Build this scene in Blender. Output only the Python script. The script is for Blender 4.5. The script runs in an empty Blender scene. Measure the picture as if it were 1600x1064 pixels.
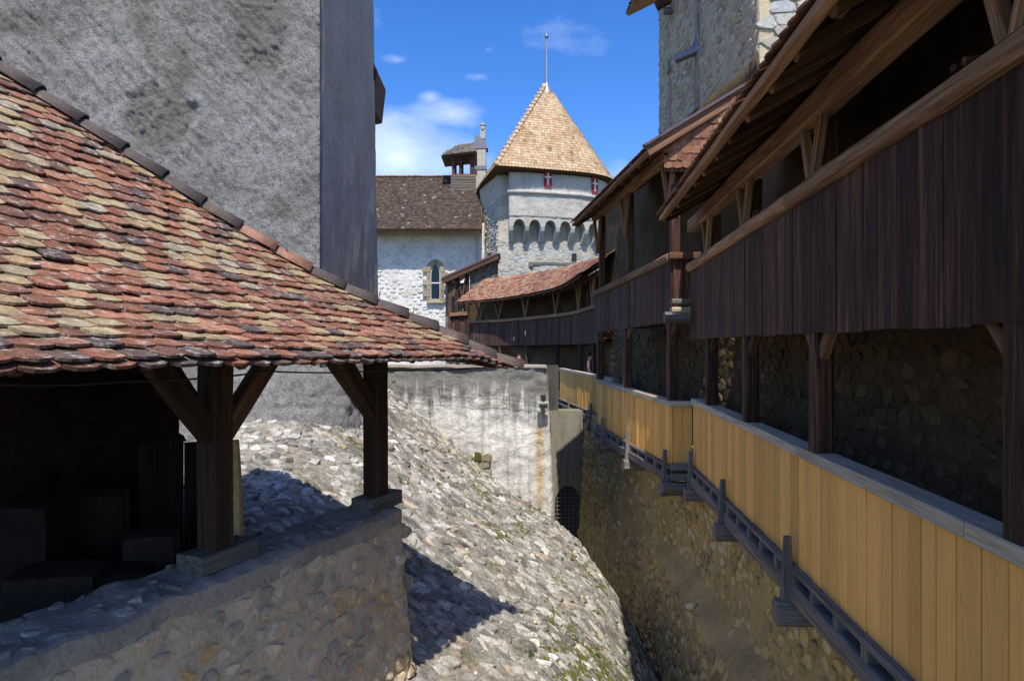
import bpy, math, random
import numpy as np
from mathutils import Vector, Matrix, noise, Quaternion

R = math.radians
random.seed(7)
S = bpy.context.scene
COL = S.collection

# ------------------------------------------------------------------ camera
# level camera at the origin; all heights are metres above (+) / below (-) the eye
FPX = 1066.67          # focal length in photo pixels (24 mm on 36 mm, 1600 px)
HOR = 547.0            # photo row of the horizon
cam_d = bpy.data.cameras.new('camera'); cam = bpy.data.objects.new('camera', cam_d); COL.objects.link(cam)
cam_d.lens = 24.0; cam_d.sensor_width = 36.0; cam_d.shift_y = (HOR - 532.0) / 1600.0
cam_d.clip_start = 0.05; cam_d.clip_end = 3000
cam.rotation_euler = (R(90), 0, 0)
S.camera = cam

# ------------------------------------------------------------------ world, sun, exposure
SUN_EL, SUN_AZ = 59.0, 1.5
w = bpy.data.worlds.new('World'); S.world = w; w.use_nodes = True
nt = w.node_tree; nt.nodes.clear()
def wn(t, **k):
    n = nt.nodes.new(t)
    for a, b in k.items(): setattr(n, a, b)
    return n
out = wn('ShaderNodeOutputWorld'); bg = wn('ShaderNodeBackground'); bg.inputs['Strength'].default_value = 0.15
sky = wn('ShaderNodeTexSky', sky_type='NISHITA', sun_disc=False, sun_elevation=R(SUN_EL), sun_rotation=R(180 + SUN_AZ),
         altitude=400, air_density=1.0, dust_density=0.7, ozone_density=3.5)
gam = wn('ShaderNodeHueSaturation'); gam.inputs['Saturation'].default_value = 1.33; gam.inputs['Hue'].default_value = 0.513
nt.links.new(sky.outputs[0], gam.inputs['Color'])
tc = wn('ShaderNodeTexCoord')
mapn = wn('ShaderNodeMapping'); mapn.inputs['Scale'].default_value = (1.0, 1.0, 2.1); mapn.inputs['Location'].default_value = (0.31, 0.1, 0.0)
nt.links.new(tc.outputs['Generated'], mapn.inputs['Vector'])
n1 = wn('ShaderNodeTexNoise'); n1.inputs['Scale'].default_value = 5.2; n1.inputs['Detail'].default_value = 9; n1.inputs['Roughness'].default_value = 0.55
nt.links.new(mapn.outputs[0], n1.inputs['Vector'])
n2 = wn('ShaderNodeTexNoise'); n2.inputs['Scale'].default_value = 17; n2.inputs['Detail'].default_value = 8; n2.inputs['Roughness'].default_value = 0.6
nt.links.new(mapn.outputs[0], n2.inputs['Vector'])
def math_n(op, a, b=None, clamp=False):
    m = wn('ShaderNodeMath', operation=op, use_clamp=clamp)
    for i, v in enumerate((a, b)):
        if v is None: continue
        if isinstance(v, (int, float)): m.inputs[i].default_value = v
        else: nt.links.new(v, m.inputs[i])
    return m.outputs[0]
def cloud(cx, cz, rx, rz, amp):
    """a cumulus at direction (cx, 1, cz); soft lobe that the noise breaks up"""
    v = wn('ShaderNodeVectorMath', operation='SUBTRACT'); d = Vector((cx, 1, cz)).normalized()
    nt.links.new(tc.outputs['Generated'], v.inputs[0]); v.inputs[1].default_value = d
    v2 = wn('ShaderNodeVectorMath', operation='MULTIPLY'); nt.links.new(v.outputs[0], v2.inputs[0]); v2.inputs[1].default_value = (1 / rx, 1 / rx, 1 / rz)
    ln = wn('ShaderNodeVectorMath', operation='LENGTH'); nt.links.new(v2.outputs[0], ln.inputs[0])
    a = math_n('SUBTRACT', 1.0, ln.outputs['Value'], True)
    return math_n('MULTIPLY', a, amp)
lobes = [cloud(-0.17, 0.285, 0.20, 0.085, 1.25), cloud(-0.09, 0.345, 0.10, 0.036, .95), cloud(-0.12, .37, .035, .022, .8),
         cloud(0.16, .255, .10, .05, .8), cloud(-.05, .40, .07, .022, .7), cloud(-.035, .44, .03, .014, .65), cloud(-.17, .425, .05, .015, .6), cloud(-.30, .29, .16, .08, 1.2)]
acc = lobes[0]
for l in lobes[1:]: acc = math_n('MAXIMUM', acc, l)
nz = math_n('ADD', math_n('MULTIPLY', n1.outputs['Fac'], 1.15), math_n('MULTIPLY', n2.outputs['Fac'], 0.65))
wisps = math_n('MULTIPLY', math_n('SUBTRACT', n1.outputs['Fac'], 0.60), 1.2, True)
mask = math_n('ADD', math_n('MULTIPLY', math_n('SUBTRACT', math_n('ADD', acc, nz), 1.27), .68, True), wisps, True)
mixc = wn('ShaderNodeMixRGB'); nt.links.new(mask, mixc.inputs['Fac']); nt.links.new(gam.outputs[0], mixc.inputs['Color1'])
mixc.inputs['Color2'].default_value = (5.6, 6.0, 6.5, 1)
nt.links.new(mixc.outputs[0], bg.inputs['Color']); nt.links.new(bg.outputs[0], out.inputs['Surface'])

sun_d = bpy.data.lights.new('sun', 'SUN'); sun = bpy.data.objects.new('sun', sun_d); COL.objects.link(sun)
sun_d.energy = 3.6; sun_d.angle = R(0.53); sun_d.color = (1.0, 0.95, 0.87)
sun.rotation_euler = (R(90 - SUN_EL), 0, R(SUN_AZ)); sun.location = (0, -20, 40)
vs = S.view_settings; vs.view_transform = 'Standard'; vs.look = 'None'; vs.exposure = 0.64; vs.gamma = 1.0
S.cycles.max_bounces = 8; S.cycles.diffuse_bounces = 5

# ------------------------------------------------------------------ helpers
def P(px, py, d):
    """photo pixel + distance along the view axis -> point"""
    return Vector(((px - 800) / FPX * d, d, (HOR - py) / FPX * d))
def PX(px, d): return (px - 800) / FPX * d
def lerp(a, b, t): return a + (b - a) * t
def clamp(x, a=0., b=1.): return max(a, min(b, x))
def interp(x, xs, ys):
    if x <= xs[0]: return ys[0]
    for i in range(1, len(xs)):
        if x <= xs[i]: return lerp(ys[i - 1], ys[i], (x - xs[i - 1]) / (xs[i] - xs[i - 1]))
    return ys[-1]

WLOC = {}
def empty(name, loc, label, cat, group=None):
    o = bpy.data.objects.new(name, None); COL.objects.link(o); o.location = loc; o.empty_display_size = 0.2
    WLOC[o] = Vector(loc); o['label'] = label; o['category'] = cat
    if group: o['group'] = group
    return o
def tag(o, label, cat, group=None):
    o['label'] = label; o['category'] = cat
    if group: o['group'] = group
    return o
def link(name, me, loc, parent=None, quat=None):
    o = bpy.data.objects.new(name, me); COL.objects.link(o)
    WLOC[o] = Vector(loc)
    if parent is not None:
        o.parent = parent
        m = WROT.get(parent)
        if m is not None:
            inv = m.inverted(); o.location = inv @ (Vector(loc) - WLOC[parent])
            o.rotation_mode = 'QUATERNION'; o.rotation_quaternion = inv @ (quat or Quaternion())
        else:
            o.location = Vector(loc) - WLOC[parent]
            if quat is not None: o.rotation_mode = 'QUATERNION'; o.rotation_quaternion = quat
    else:
        o.location = loc
        if quat is not None: o.rotation_mode = 'QUATERNION'; o.rotation_quaternion = quat
    if quat is not None: WROT[o] = quat
    return o
WROT = {}
def mesh(name, vs_, fs_, mat, tint=None, smooth=False):
    me = bpy.data.meshes.new(name); me.from_pydata([tuple(v) for v in vs_], [], fs_)
    if mat: me.materials.append(mat)
    if tint is not None:
        at = me.attributes.new('tint', 'FLOAT', 'FACE')
        n = len(me.polygons)
        at.data.foreach_set('value', [tint] * n if isinstance(tint, (int, float)) else list(tint))
    if smooth: me.polygons.foreach_set('use_smooth', [True] * len(me.polygons))
    return me

class MB:
    """collects world-space geometry; build() makes one object with its origin in the middle"""
    def __init__(s): s.v = []; s.f = []; s.t = []
    def add(s, vs_, fs_, tint=0.5):
        b = len(s.v); s.v += [Vector(v) for v in vs_]; s.f += [tuple(i + b for i in f) for f in fs_]; s.t += [tint] * len(fs_)
    def box(s, c, sx, sy, sz, ax=None, tint=.5):
        c = Vector(c); ax = ax or (Vector((1, 0, 0)), Vector((0, 1, 0)), Vector((0, 0, 1)))
        vs_ = [c + ax[0] * (sx / 2 * i) + ax[1] * (sy / 2 * j) + ax[2] * (sz / 2 * k) for k in (-1, 1) for j in (-1, 1) for i in (-1, 1)]
        s.add(vs_, [(0, 2, 3, 1), (4, 5, 7, 6), (0, 1, 5, 4), (2, 6, 7, 3), (0, 4, 6, 2), (1, 3, 7, 5)], tint)
    def prism(s, poly, d, tint=.5):
        """closed polygon (list of points) extruded by vector d"""
        n = len(poly); d = Vector(d); a = [Vector(p) for p in poly]
        s.add(a + [p + d for p in a], [tuple(range(n))[::-1], tuple(range(n, 2 * n))] + [(i, (i + 1) % n, n + (i + 1) % n, n + i) for i in range(n)], tint)
    def build(s, name, mat, parent=None, smooth=False, kind=None, origin=None):
        if not s.v: return None
        a = np.array([tuple(v) for v in s.v]); c = Vector((a.min(0) + a.max(0)) / 2) if origin is None else Vector(origin)
        me = mesh(name, a - np.array(c), s.f, mat, s.t, smooth)
        o = link(name, me, c, parent)
        if kind: o['kind'] = kind
        return o

def bar(name, p0, p1, wd, ht, mat, parent=None, rough=0.0, seg=1, up=(0, 0, 1), ch=0.12, taper=1.0, rnd=False, bow=0.0):
    """squared timber from p0 to p1, chamfered, local Z along its length so the grain follows"""
    p0 = Vector(p0); p1 = Vector(p1); d = p1 - p0; L = d.length; z = d / L
    up = Vector(up)
    if abs(z.dot(up)) > .95: up = Vector((0, 1, 0))
    x = up.cross(z).normalized(); y = z.cross(x)
    q = Matrix((x, y, z)).transposed().to_quaternion()
    c = min(wd, ht) * ch
    if rnd: sec = [(math.cos(a) * wd / 2, math.sin(a) * ht / 2) for a in [i * math.pi / 5 for i in range(10)]]
    else: sec = [(wd / 2 - c, -ht / 2), (wd / 2, -ht / 2 + c), (wd / 2, ht / 2 - c), (wd / 2 - c, ht / 2), (-wd / 2 + c, ht / 2), (-wd / 2, ht / 2 - c), (-wd / 2, -ht / 2 + c), (-wd / 2 + c, -ht / 2)]
    n = len(sec); vs_ = []; fs_ = []
    sd = random.random() * 100
    for k in range(seg + 1):
        t = k / seg; s_ = lerp(1, taper, t)
        ox = noise.noise((sd, t * L * .8, 0)) * rough * 1.5; oy = noise.noise((sd + 9, t * L * .8, 5)) * rough * 1.5 + bow * math.sin(math.pi * t)
        for i, (a, b) in enumerate(sec):
            r = 1 + (noise.noise((a * 9 + sd, b * 9, t * L * 4)) * rough * 2.2 / max(wd, .05) if rough else 0)
            vs_.append((a * s_ * r + ox, b * s_ * r + oy, t * L - L / 2))
    for k in range(seg):
        for i in range(n):
            j = (i + 1) % n; fs_.append((k * n + i, k * n + j, (k + 1) * n + j, (k + 1) * n + i))
    fs_.append(tuple(range(n))[::-1]); fs_.append(tuple(range(seg * n, seg * n + n)))
    return link(name, mesh(name, vs_, fs_, mat, random.random()), (p0 + p1) / 2, parent, q)

def plank(name, c, wd, th, ht, xdir, mat, parent, lean=0.0):
    """vertical board centred at c; xdir = its width direction in plan"""
    x = Vector(xdir).normalized(); z = Vector((0, 0, 1)); y = z.cross(x)
    q = Matrix((x, y, z)).transposed().to_quaternion()
    b = .004
    vs_ = []
    for k in (-1, 1):
        for (i, j) in ((-wd / 2, th / 2), (-wd / 2, -th / 2 + b), (-wd / 2 + b, -th / 2), (wd / 2 - b, -th / 2), (wd / 2, -th / 2 + b), (wd / 2, th / 2)):
            vs_.append((i, j, k * ht / 2))
    fs_ = [tuple(range(6))[::-1], tuple(range(6, 12))] + [(i, (i + 1) % 6, 6 + (i + 1) % 6, 6 + i) for i in range(6)]
    return link(name, mesh(name, vs_, fs_, mat, random.random()), c, parent, q)

# ---- stones: a jittered-grid Voronoi, every cell a bulging stone on a surface
def cells(u0, u1, v0, v1, cu, cv, seed, jit=.42, stagger=True):
    rnd = random.Random(seed)
    nu = max(1, int((u1 - u0) / cu)); nv = max(1, int((v1 - v0) / cv))
    cu = (u1 - u0) / nu; cv = (v1 - v0) / nv; pt = {}
    for j in range(-2, nv + 2):
        for i in range(-2, nu + 2):
            pt[i, j] = ((i + .5 + (.5 if stagger and j % 2 else 0) + rnd.uniform(-jit, jit)) * cu, (j + .5 + rnd.uniform(-jit, jit)) * cv)
    res = []
    for j in range(nv):
        for i in range(nu):
            a = pt[i, j]; asp = cu / cv
            poly = [(a[0] - 2 * cu, a[1] - 2 * cv), (a[0] + 2 * cu, a[1] - 2 * cv), (a[0] + 2 * cu, a[1] + 2 * cv), (a[0] - 2 * cu, a[1] + 2 * cv)]
            for dj in (-2, -1, 0, 1, 2):
                for di in (-2, -1, 0, 1, 2):
                    if di == dj == 0: continue
                    b = pt.get((i + di, j + dj))
                    if b is None: continue
                    nx = (b[0] - a[0]) / asp; ny = (b[1] - a[1]) * asp
                    mx = (a[0] + b[0]) / 2; my = (a[1] + b[1]) / 2; new = []
                    for k in range(len(poly)):
                        p = poly[k]; q = poly[(k + 1) % len(poly)]
                        dp = (p[0] - mx) * nx + (p[1] - my) * ny; dq = (q[0] - mx) * nx + (q[1] - my) * ny
                        if dp <= 0: new.append(p)
                        if dp * dq < 0: t = dp / (dp - dq); new.append((p[0] + (q[0] - p[0]) * t, p[1] + (q[1] - p[1]) * t))
                    poly = new
                    if len(poly) < 3: break
                if len(poly) < 3: break
            if len(poly) >= 3: res.append([(p[0] + u0, p[1] + v0) for p in poly])
    return res

def stone_geo(poly, surf, gap, ht, rnd, soft=.30, tilt=.3, base=-.03, cut=.28):
    cx = sum(p[0] for p in poly) / len(poly); cy = sum(p[1] for p in poly) / len(poly)
    # chop corners so the outline is round-ish, 6-9 points
    q = []
    n = len(poly)
    for i in range(n):
        a = poly[i]; b = poly[(i + 1) % n]
        q.append((lerp(a[0], b[0], cut), lerp(a[1], b[1], cut))); q.append((lerp(a[0], b[0], 1 - cut), lerp(a[1], b[1], 1 - cut)))
    while len(q) > 10:
        m = min(range(len(q)), key=lambda i: (q[i][0] - q[i - 1][0]) ** 2 + (q[i][1] - q[i - 1][1]) ** 2); q.pop(m)
    r = (sum(math.hypot(p[0] - cx, p[1] - cy) for p in q) / len(q)) or .01
    n = len(q); tx = rnd.uniform(-tilt, tilt); ty = rnd.uniform(-tilt, tilt); vs_ = []
    for (h, s_) in ((base, 1.0), (ht * .55, .97), (ht, 1 - soft)):
        for p in q:
            k = max(.2, (1 - gap / r) * s_ * rnd.uniform(.93, 1.05))
            u = cx + (p[0] - cx) * k; v = cy + (p[1] - cy) * k
            hh = h if h < 0 else h * (1 + tx * (p[0] - cx) / r + ty * (p[1] - cy) / r) * rnd.uniform(.85, 1.15)
            vs_.append(surf(u, v, hh))
    vs_.append(surf(cx, cy, ht * rnd.uniform(1.0, 1.25)))
    fs_ = []
    for L in (0, 1):
        for i in range(n): j = (i + 1) % n; fs_.append((L * n + i, L * n + j, (L + 1) * n + j, (L + 1) * n + i))
    for i in range(n): fs_.append((2 * n + i, 2 * n + (i + 1) % n, 3 * n))
    return vs_, fs_

def seen(p):
    """rough share of the picture of something at p (0 when out of frame)"""
    p = Vector(p)
    if p.y < .4: return 0
    x = 800 + p.x / p.y * FPX; y = HOR - p.z / p.y * FPX
    return 1 / (p.y * p.y) if -20 < x < 1620 and -20 < y < 1084 else 0

def stone_field(parent, name, polys, surf, mat, gap, hts, seed, n_single=300, soft=.3, tilt=.3, keep=None, shrink=None, base=-.03, smooth=True, flip=False, cut=.28):
    rnd = random.Random(seed); items = []
    for po in polys:
        cx = sum(p[0] for p in po) / len(po); cy = sum(p[1] for p in po) / len(po)
        if keep and not keep(cx, cy): continue
        if shrink:
            k = rnd.uniform(*shrink); po = [(cx + (p[0] - cx) * k, cy + (p[1] - cy) * k) for p in po]
        area = abs(sum(po[i - 1][0] * po[i][1] - po[i][0] * po[i - 1][1] for i in range(len(po)))) / 2
        if area < 1e-4: continue
        g = stone_geo(po, surf, gap, rnd.uniform(*hts), rnd, soft, tilt, base, cut)
        if flip: g = (g[0], [f[::-1] for f in g[1]])
        items.append((seen(g[0][-1]) * area, g, rnd.random()))
    items.sort(key=lambda t: -t[0]); many = MB()
    for i, (s_, (v, f), t) in enumerate(items):
        if i < n_single and s_ > 0:
            b = MB(); b.add(v, f, t); b.build(name, mat, parent, smooth)
        else: many.add(v, f, t)
    many.build(name + '_field', mat, parent, smooth, 'stuff')

# ---- clay tiles
def tile_shape(wd, ln, th, arc, nb=5, seed=0):
    """plain tile with a rounded tail; local x width, y up the slope, z out of the roof"""
    rnd = random.Random(seed)
    a = [(-wd / 2, ln), ]
    pts = [(wd / 2, ln)]
    for i in range(nb):
        t = i / (nb - 1); x = lerp(wd / 2, -wd / 2, t); y = arc * (abs(2 * t - 1) ** 2.2) + rnd.uniform(-.006, .006) * (wd / .17)
        pts.append((x * (1 + rnd.uniform(-.02, .02)), y))
    pts.append((-wd / 2, ln)); n = len(pts); sk = rnd.uniform(-.02, .02)
    top = [(x + sk * y, y, th) for x, y in pts]; bot = [(x + sk * y, y, 0) for x, y in pts]
    return top + bot, [tuple(range(n))[::-1], tuple(range(n, 2 * n))] + [(i, (i + 1) % n, n + (i + 1) % n, n + i) for i in range(n)]

def tiles(parent, spots, shape_args, mat, n_single=0, nvar=10, tint_fn=None, name='tile'):
    """spots: list of (pos, xaxis, yaxis, zaxis); the largest in view become objects, the rest one field"""
    var = [tile_shape(*shape_args, seed=i) for i in range(nvar)]
    rnd = random.Random(3); recs = []
    for s_ in spots:
        recs.append((seen(s_[0]), s_, rnd.randrange(nvar), rnd.random() if tint_fn is None else tint_fn(s_[0], rnd)))
    recs.sort(key=lambda t: -t[0]); cache = {}; many = MB()
    for i, (sc, (p, x, y, z), k, t) in enumerate(recs):
        if i < n_single and sc > 0:
            tq = round(t * 15) / 15
            if (k, tq) not in cache: cache[k, tq] = mesh('tile', var[k][0], var[k][1], mat, tq)
            link(name, cache[k, tq], p, parent, Matrix((x, y, z)).transposed().to_quaternion())
        else:
            many.add([p + x * a + y * b + z * c for a, b, c in var[k][0]], var[k][1], t)
    many.build(name + '_field', mat, parent, False, 'stuff')

def frame3(x, y):
    x = Vector(x).normalized(); y = Vector(y); y = (y - x * y.dot(x)).normalized(); return x, y, x.cross(y)

def tile_plane(o, xd, yd, wlen, slen, tw, ex, ln, jit, seed, rise=.03, keep=None, v0=0.0):
    """tile spots on the plane through o: rows along xd, courses up yd"""
    x, y, z = frame3(xd, yd); rnd = random.Random(seed); res = []
    rows = int((slen) / ex); cols = int(wlen / tw) + 1
    for r in range(rows):
        for c in range(cols):
            u = (c + (.5 if r % 2 else 0)) * tw; v = v0 + r * ex
            if u > wlen: continue
            if keep and not keep(u, v): continue
            a = rnd.uniform(-jit, jit); tl = -rise / ln + rnd.uniform(-.02, .02)
            yy = (y * math.cos(tl) + z * math.sin(tl)); xx = (x * math.cos(a * .3) + yy * math.sin(a * .3)); fx = frame3(xx, yy)
            res.append((o + x * (u + rnd.uniform(-.006, .006)) + y * (v + rnd.uniform(-.008, .008)) + z * (rise + .012), *fx))
    return res

def plane_slab(o, xd, yd, wlen, slen, th):
    """thin deck under tiles: list of 8 corner points + faces; top at plane"""
    x, y, z = frame3(xd, yd); b = MB(); b.box(o + x * wlen / 2 + y * slen / 2 - z * th / 2, wlen, slen, th, (x, y, z)); return b

# ---- plan curves
class Curve:
    def __init__(s, pts, dense=True, flip=False):
        p = [Vector((a, b)) for a, b in pts]
        if dense and len(p) > 2:
            q = []
            for i in range(len(p) - 1):
                a, b, c, d = p[max(i - 1, 0)], p[i], p[i + 1], p[min(i + 2, len(p) - 1)]
                for k in range(8):
                    t = k / 8; q.append(.5 * ((2 * b) + (c - a) * t + (2 * a - 5 * b + 4 * c - d) * t * t + (3 * b - a - 3 * c + d) * t ** 3))
            q.append(p[-1]); p = q
        s.p = p; s.s = [0.]
        for i in range(1, len(p)): s.s.append(s.s[-1] + (p[i] - p[i - 1]).length)
        s.L = s.s[-1]; s.flip = -1 if flip else 1
    def seg(s, u):
        i = int(np.searchsorted(s.s, u, side='right')) - 1
        return max(0, min(len(s.p) - 2, i))
    def at(s, u):
        i = s.seg(u); t = (u - s.s[i]) / (s.s[i + 1] - s.s[i]); return s.p[i].lerp(s.p[i + 1], t) if 0 <= t <= 1 else s.p[i] + (s.p[i + 1] - s.p[i]) * t
    def tan(s, u):
        e = .12; d = s.at(u + e) - s.at(u - e); return d.normalized()
    def nrm(s, u):
        t = s.tan(u); return Vector((t.y, -t.x)) * s.flip        # right-hand side of travel
    def pt(s, u, z, h=0.):
        a = s.at(u); n = s.nrm(u); return Vector((a.x + n.x * h, a.y + n.y * h, z))
    def u_of_y(s, y):
        lo, hi = 0, s.L; inc = s.at(s.L).y > s.at(0).y
        for _ in range(40):
            m = (lo + hi) / 2
            if (s.at(m).y < y) == inc: lo = m
            else: hi = m
        return lo

def rough_wall(name, surf, u0, u1, v0, v1, res, disp, thick, mat, parent=None, seed=0, smooth=True, tail=None):
    """solid wall: displaced front sheet surf(u,v,h), sides and flat back"""
    nu = max(1, int(abs(u1 - u0) / res)); nv = max(1, int(abs((v1 if not callable(v1) else v1(u0)) - v0) / res)); b = MB(); vs_ = []; fs_ = []
    for j in range(nv + 1):
        for i in range(nu + 1):
            u = lerp(u0, u1, i / nu); vt = v1(u) if callable(v1) else v1; v = lerp(v0, vt, j / nv)
            vs_.append(surf(u, v, disp(u, v) if disp else 0.))
    W = nu + 1
    for j in range(nv):
        for i in range(nu): fs_.append((j * W + i, j * W + i + 1, (j + 1) * W + i + 1, (j + 1) * W + i))
    rim = [i for i in range(W)] + [j * W + nu for j in range(1, nv + 1)] + [nv * W + i for i in range(nu - 1, -1, -1)] + [j * W for j in range(nv - 1, 0, -1)]
    k = len(vs_); uv = lambda i: (lerp(u0, u1, (i % W) / nu), i // W / nv)
    for i in rim:
        u, tv = uv(i); vt = v1(u) if callable(v1) else v1; vs_.append(surf(u, lerp(v0, vt, tv), -thick))
    n = len(rim)
    for a in range(n): c = (a + 1) % n; fs_.append((rim[c], rim[a], k + a, k + c))
    if not callable(v1) : fs_.append(tuple(range(k + n - 1, k - 1, -1)))
    b.add(vs_, fs_); o = b.build(name, mat, parent, False)
    me = o.data; me.polygons.foreach_set('use_smooth', [smooth and i < nu * nv for i in range(len(me.polygons))])
    return o
def fbm(x, y, z=0, o=4, r=.5):
    return noise.fractal((x, y, z), r, 2.0, o)

# ------------------------------------------------------------------ materials
def new_mat(name, rough=.9, spec=.2):
    m = bpy.data.materials.new(name); m.use_nodes = True; t = m.node_tree
    b = t.nodes['Principled BSDF']; b.inputs['Roughness'].default_value = rough; b.inputs['Specular IOR Level'].default_value = spec
    return m, t, b
def N(t, typ, ins=None, **k):
    n = t.nodes.new(typ)
    for a, b in k.items(): setattr(n, a, b)
    for a, b in (ins or {}).items():
        if hasattr(b, 'default_value') or isinstance(b, bpy.types.NodeSocket): t.links.new(b, n.inputs[a])
        else: n.inputs[a].default_value = b
    return n
def ramp(t, fac, stops, interp_='LINEAR'):
    r = t.nodes.new('ShaderNodeValToRGB'); t.links.new(fac, r.inputs[0]); e = r.color_ramp; e.interpolation = interp_
    while len(e.elements) < len(stops): e.elements.new(.5)
    for el, (p, c) in zip(e.elements, stops): el.position = p; el.color = (*c, 1) if len(c) == 3 else c
    return r.outputs[0]
def g(v): return (v, v, v)
def mixc_(t, fac, a, b, mode='MIX'):
    n = t.nodes.new('ShaderNodeMixRGB'); n.blend_type = mode
    for s_, v in ((0, fac), (1, a), (2, b)):
        if isinstance(v, bpy.types.NodeSocket): t.links.new(v, n.inputs[s_])
        else: n.inputs[s_].default_value = v if s_ == 0 else (*v, 1)
    return n.outputs[0]
def nse(t, vec, scale, det=5, rough=.55, dist=0.):
    n = N(t, 'ShaderNodeTexNoise', {'Vector': vec, 'Scale': scale, 'Detail': det, 'Roughness': rough, 'Distortion': dist}); return n.outputs['Fac']
def bump(t, b, h, strength, dist=.02):
    n = N(t, 'ShaderNodeBump', {'Height': h, 'Strength': strength, 'Distance': dist}); t.links.new(n.outputs[0], b.inputs['Normal']); return n
def pos(t): return N(t, 'ShaderNodeNewGeometry').outputs['Position']
def mapped(t, vec, scale=(1, 1, 1), rot=(0, 0, 0), loc=None):
    m = N(t, 'ShaderNodeMapping', {'Vector': vec, 'Scale': scale, 'Rotation': rot})
    if loc is not None: t.links.new(loc, m.inputs['Location'])
    return m.outputs[0]
def attr(t): return N(t, 'ShaderNodeAttribute', attribute_name='tint').outputs['Fac']

def stone_mat(name, stops, speck=.35, moss=0.0, rough=.92, bscale=40, moss_col=(.09, .10, .02), bst=.5):
    m, t, b = new_mat(name, rough, .15); p = pos(t)
    c = ramp(t, attr(t), stops)
    n = nse(t, p, 14, 8, .65)
    c = mixc_(t, 1.0, c, ramp(t, n, [(.28, g(1 - speck)), (.55, g(1)), (.8, g(1 + speck * .6))]), 'MULTIPLY')
    n3 = nse(t, p, 60, 4, .7)
    c = mixc_(t, 1.0, c, ramp(t, n3, [(.35, g(.75)), (.6, g(1.08))]), 'MULTIPLY')
    if moss:
        f = ramp(t, nse(t, p, 1.3, 8, .72), [(.60 - moss * .12, g(0)), (.68 - moss * .08, g(1))])
        f2 = ramp(t, nse(t, p, 22, 5, .6), [(.42, g(0)), (.58, g(1))])
        fm = N(t, 'ShaderNodeMath', {0: f, 1: f2}, operation='MULTIPLY').outputs[0]
        c = mixc_(t, fm, c, moss_col)
    t.links.new(c, b.inputs['Base Color'])
    bump(t, b, nse(t, p, bscale, 8, .65), bst, .02)
    return m

def plaster_mat(name, base, dark, sc=1.0, stain=.4, streak=.0, warm=None, bst=.8, bsc=18, bd=.03, diag=False):
    m, t, b = new_mat(name, .95, .08); p = pos(t)
    n = nse(t, p, 1.1 * sc, 9, .65)
    c = ramp(t, n, [(.30, dark), (.52, base), (.75, tuple(min(1, x * 1.12) for x in base))])
    n2 = nse(t, p, 16 * sc, 8, .7)
    c = mixc_(t, 1, c, ramp(t, n2, [(.30, g(1 - stain)), (.5, g(1)), (.72, g(1.08))]), 'MULTIPLY')
    if streak:
        ns = nse(t, mapped(t, p, (5, 5, .35)), 1.6, 6, .6)
        c = mixc_(t, 1, c, ramp(t, ns, [(.33, g(1 - streak)), (.52, g(1))]), 'MULTIPLY')
    if warm: c = mixc_(t, ramp(t, nse(t, p, .8, 6, .6), [(.5, g(0)), (.68, g(.8))]), c, warm)
    t.links.new(c, b.inputs['Base Color'])
    if diag:     # trowel strokes running down to the right
        dt = lambda v: N(t, 'ShaderNodeVectorMath', {0: p, 1: v}, operation='DOT_PRODUCT').outputs['Value']
        vv = N(t, 'ShaderNodeCombineXYZ', {0: dt((.77 * 10, 0, .64 * 10)), 1: dt((.64 * 3.4, 0, -.77 * 3.4)), 2: dt((0, 3, 0))}).outputs[0]
        h1 = nse(t, vv, 1.6, 10, .82, .9); h2 = nse(t, p, 30, 8, .8)
        h = N(t, 'ShaderNodeMath', {0: h1, 1: N(t, 'ShaderNodeMath', {0: h2, 1: 1.0}, operation='MULTIPLY').outputs[0]}, operation='ADD').outputs[0]
        c = mixc_(t, 1, c, ramp(t, h1, [(.34, g(.68)), (.5, g(1)), (.66, g(1.2))]), 'MULTIPLY'); c = mixc_(t, 1, c, ramp(t, h2, [(.36, g(.6)), (.5, g(1)), (.64, g(1.25))]), 'MULTIPLY'); t.links.new(c, b.inputs['Base Color'])
    else: h = nse(t, p, bsc, 10, .72, .6)
    bump(t, b, h, bst, bd)
    return m

def weather_cross_wall(m):
    t = m.node_tree; b = t.nodes['Principled BSDF']; src = b.inputs['Base Color'].links[0].from_socket; p = pos(t)
    sp_ = N(t, 'ShaderNodeSeparateXYZ', {0: p}); st = nse(t, mapped(t, p, (4.2, 1, .28)), 1.3, 6, .62)
    up = N(t, 'ShaderNodeMapRange', {0: sp_.outputs['Z'], 1: -1.9, 2: -.45, 3: 0., 4: .55}).outputs[0]
    f = ramp(t, N(t, 'ShaderNodeMath', {0: st, 1: up}, operation='ADD').outputs[0], [(.70, g(0)), (.88, g(.85))])
    c = mixc_(t, f, src, (.16, .155, .135))
    dx = N(t, 'ShaderNodeMath', {0: N(t, 'ShaderNodeMath', {0: sp_.outputs['X'], 1: -.63}, operation='ADD').outputs[0]}, operation='ABSOLUTE').outputs[0]
    fx = N(t, 'ShaderNodeMapRange', {0: dx, 1: .16, 2: .02, 3: 0., 4: 1.}).outputs[0]
    fz = ramp(t, N(t, 'ShaderNodeMapRange', {0: sp_.outputs['Z'], 1: -3.7, 2: -1.5, 3: 0., 4: 1.}).outputs[0], [(0, g(0)), (.15, g(1)), (.85, g(1)), (1, g(0))])
    ff = N(t, 'ShaderNodeMath', {0: N(t, 'ShaderNodeMath', {0: fx, 1: fz}, operation='MULTIPLY').outputs[0], 1: ramp(t, nse(t, p, 7, 6, .6), [(.35, g(.2)), (.6, g(.95))])}, operation='MULTIPLY').outputs[0]
    c = mixc_(t, ff, c, (.52, .33, .10)); t.links.new(c, b.inputs['Base Color'])
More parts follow.
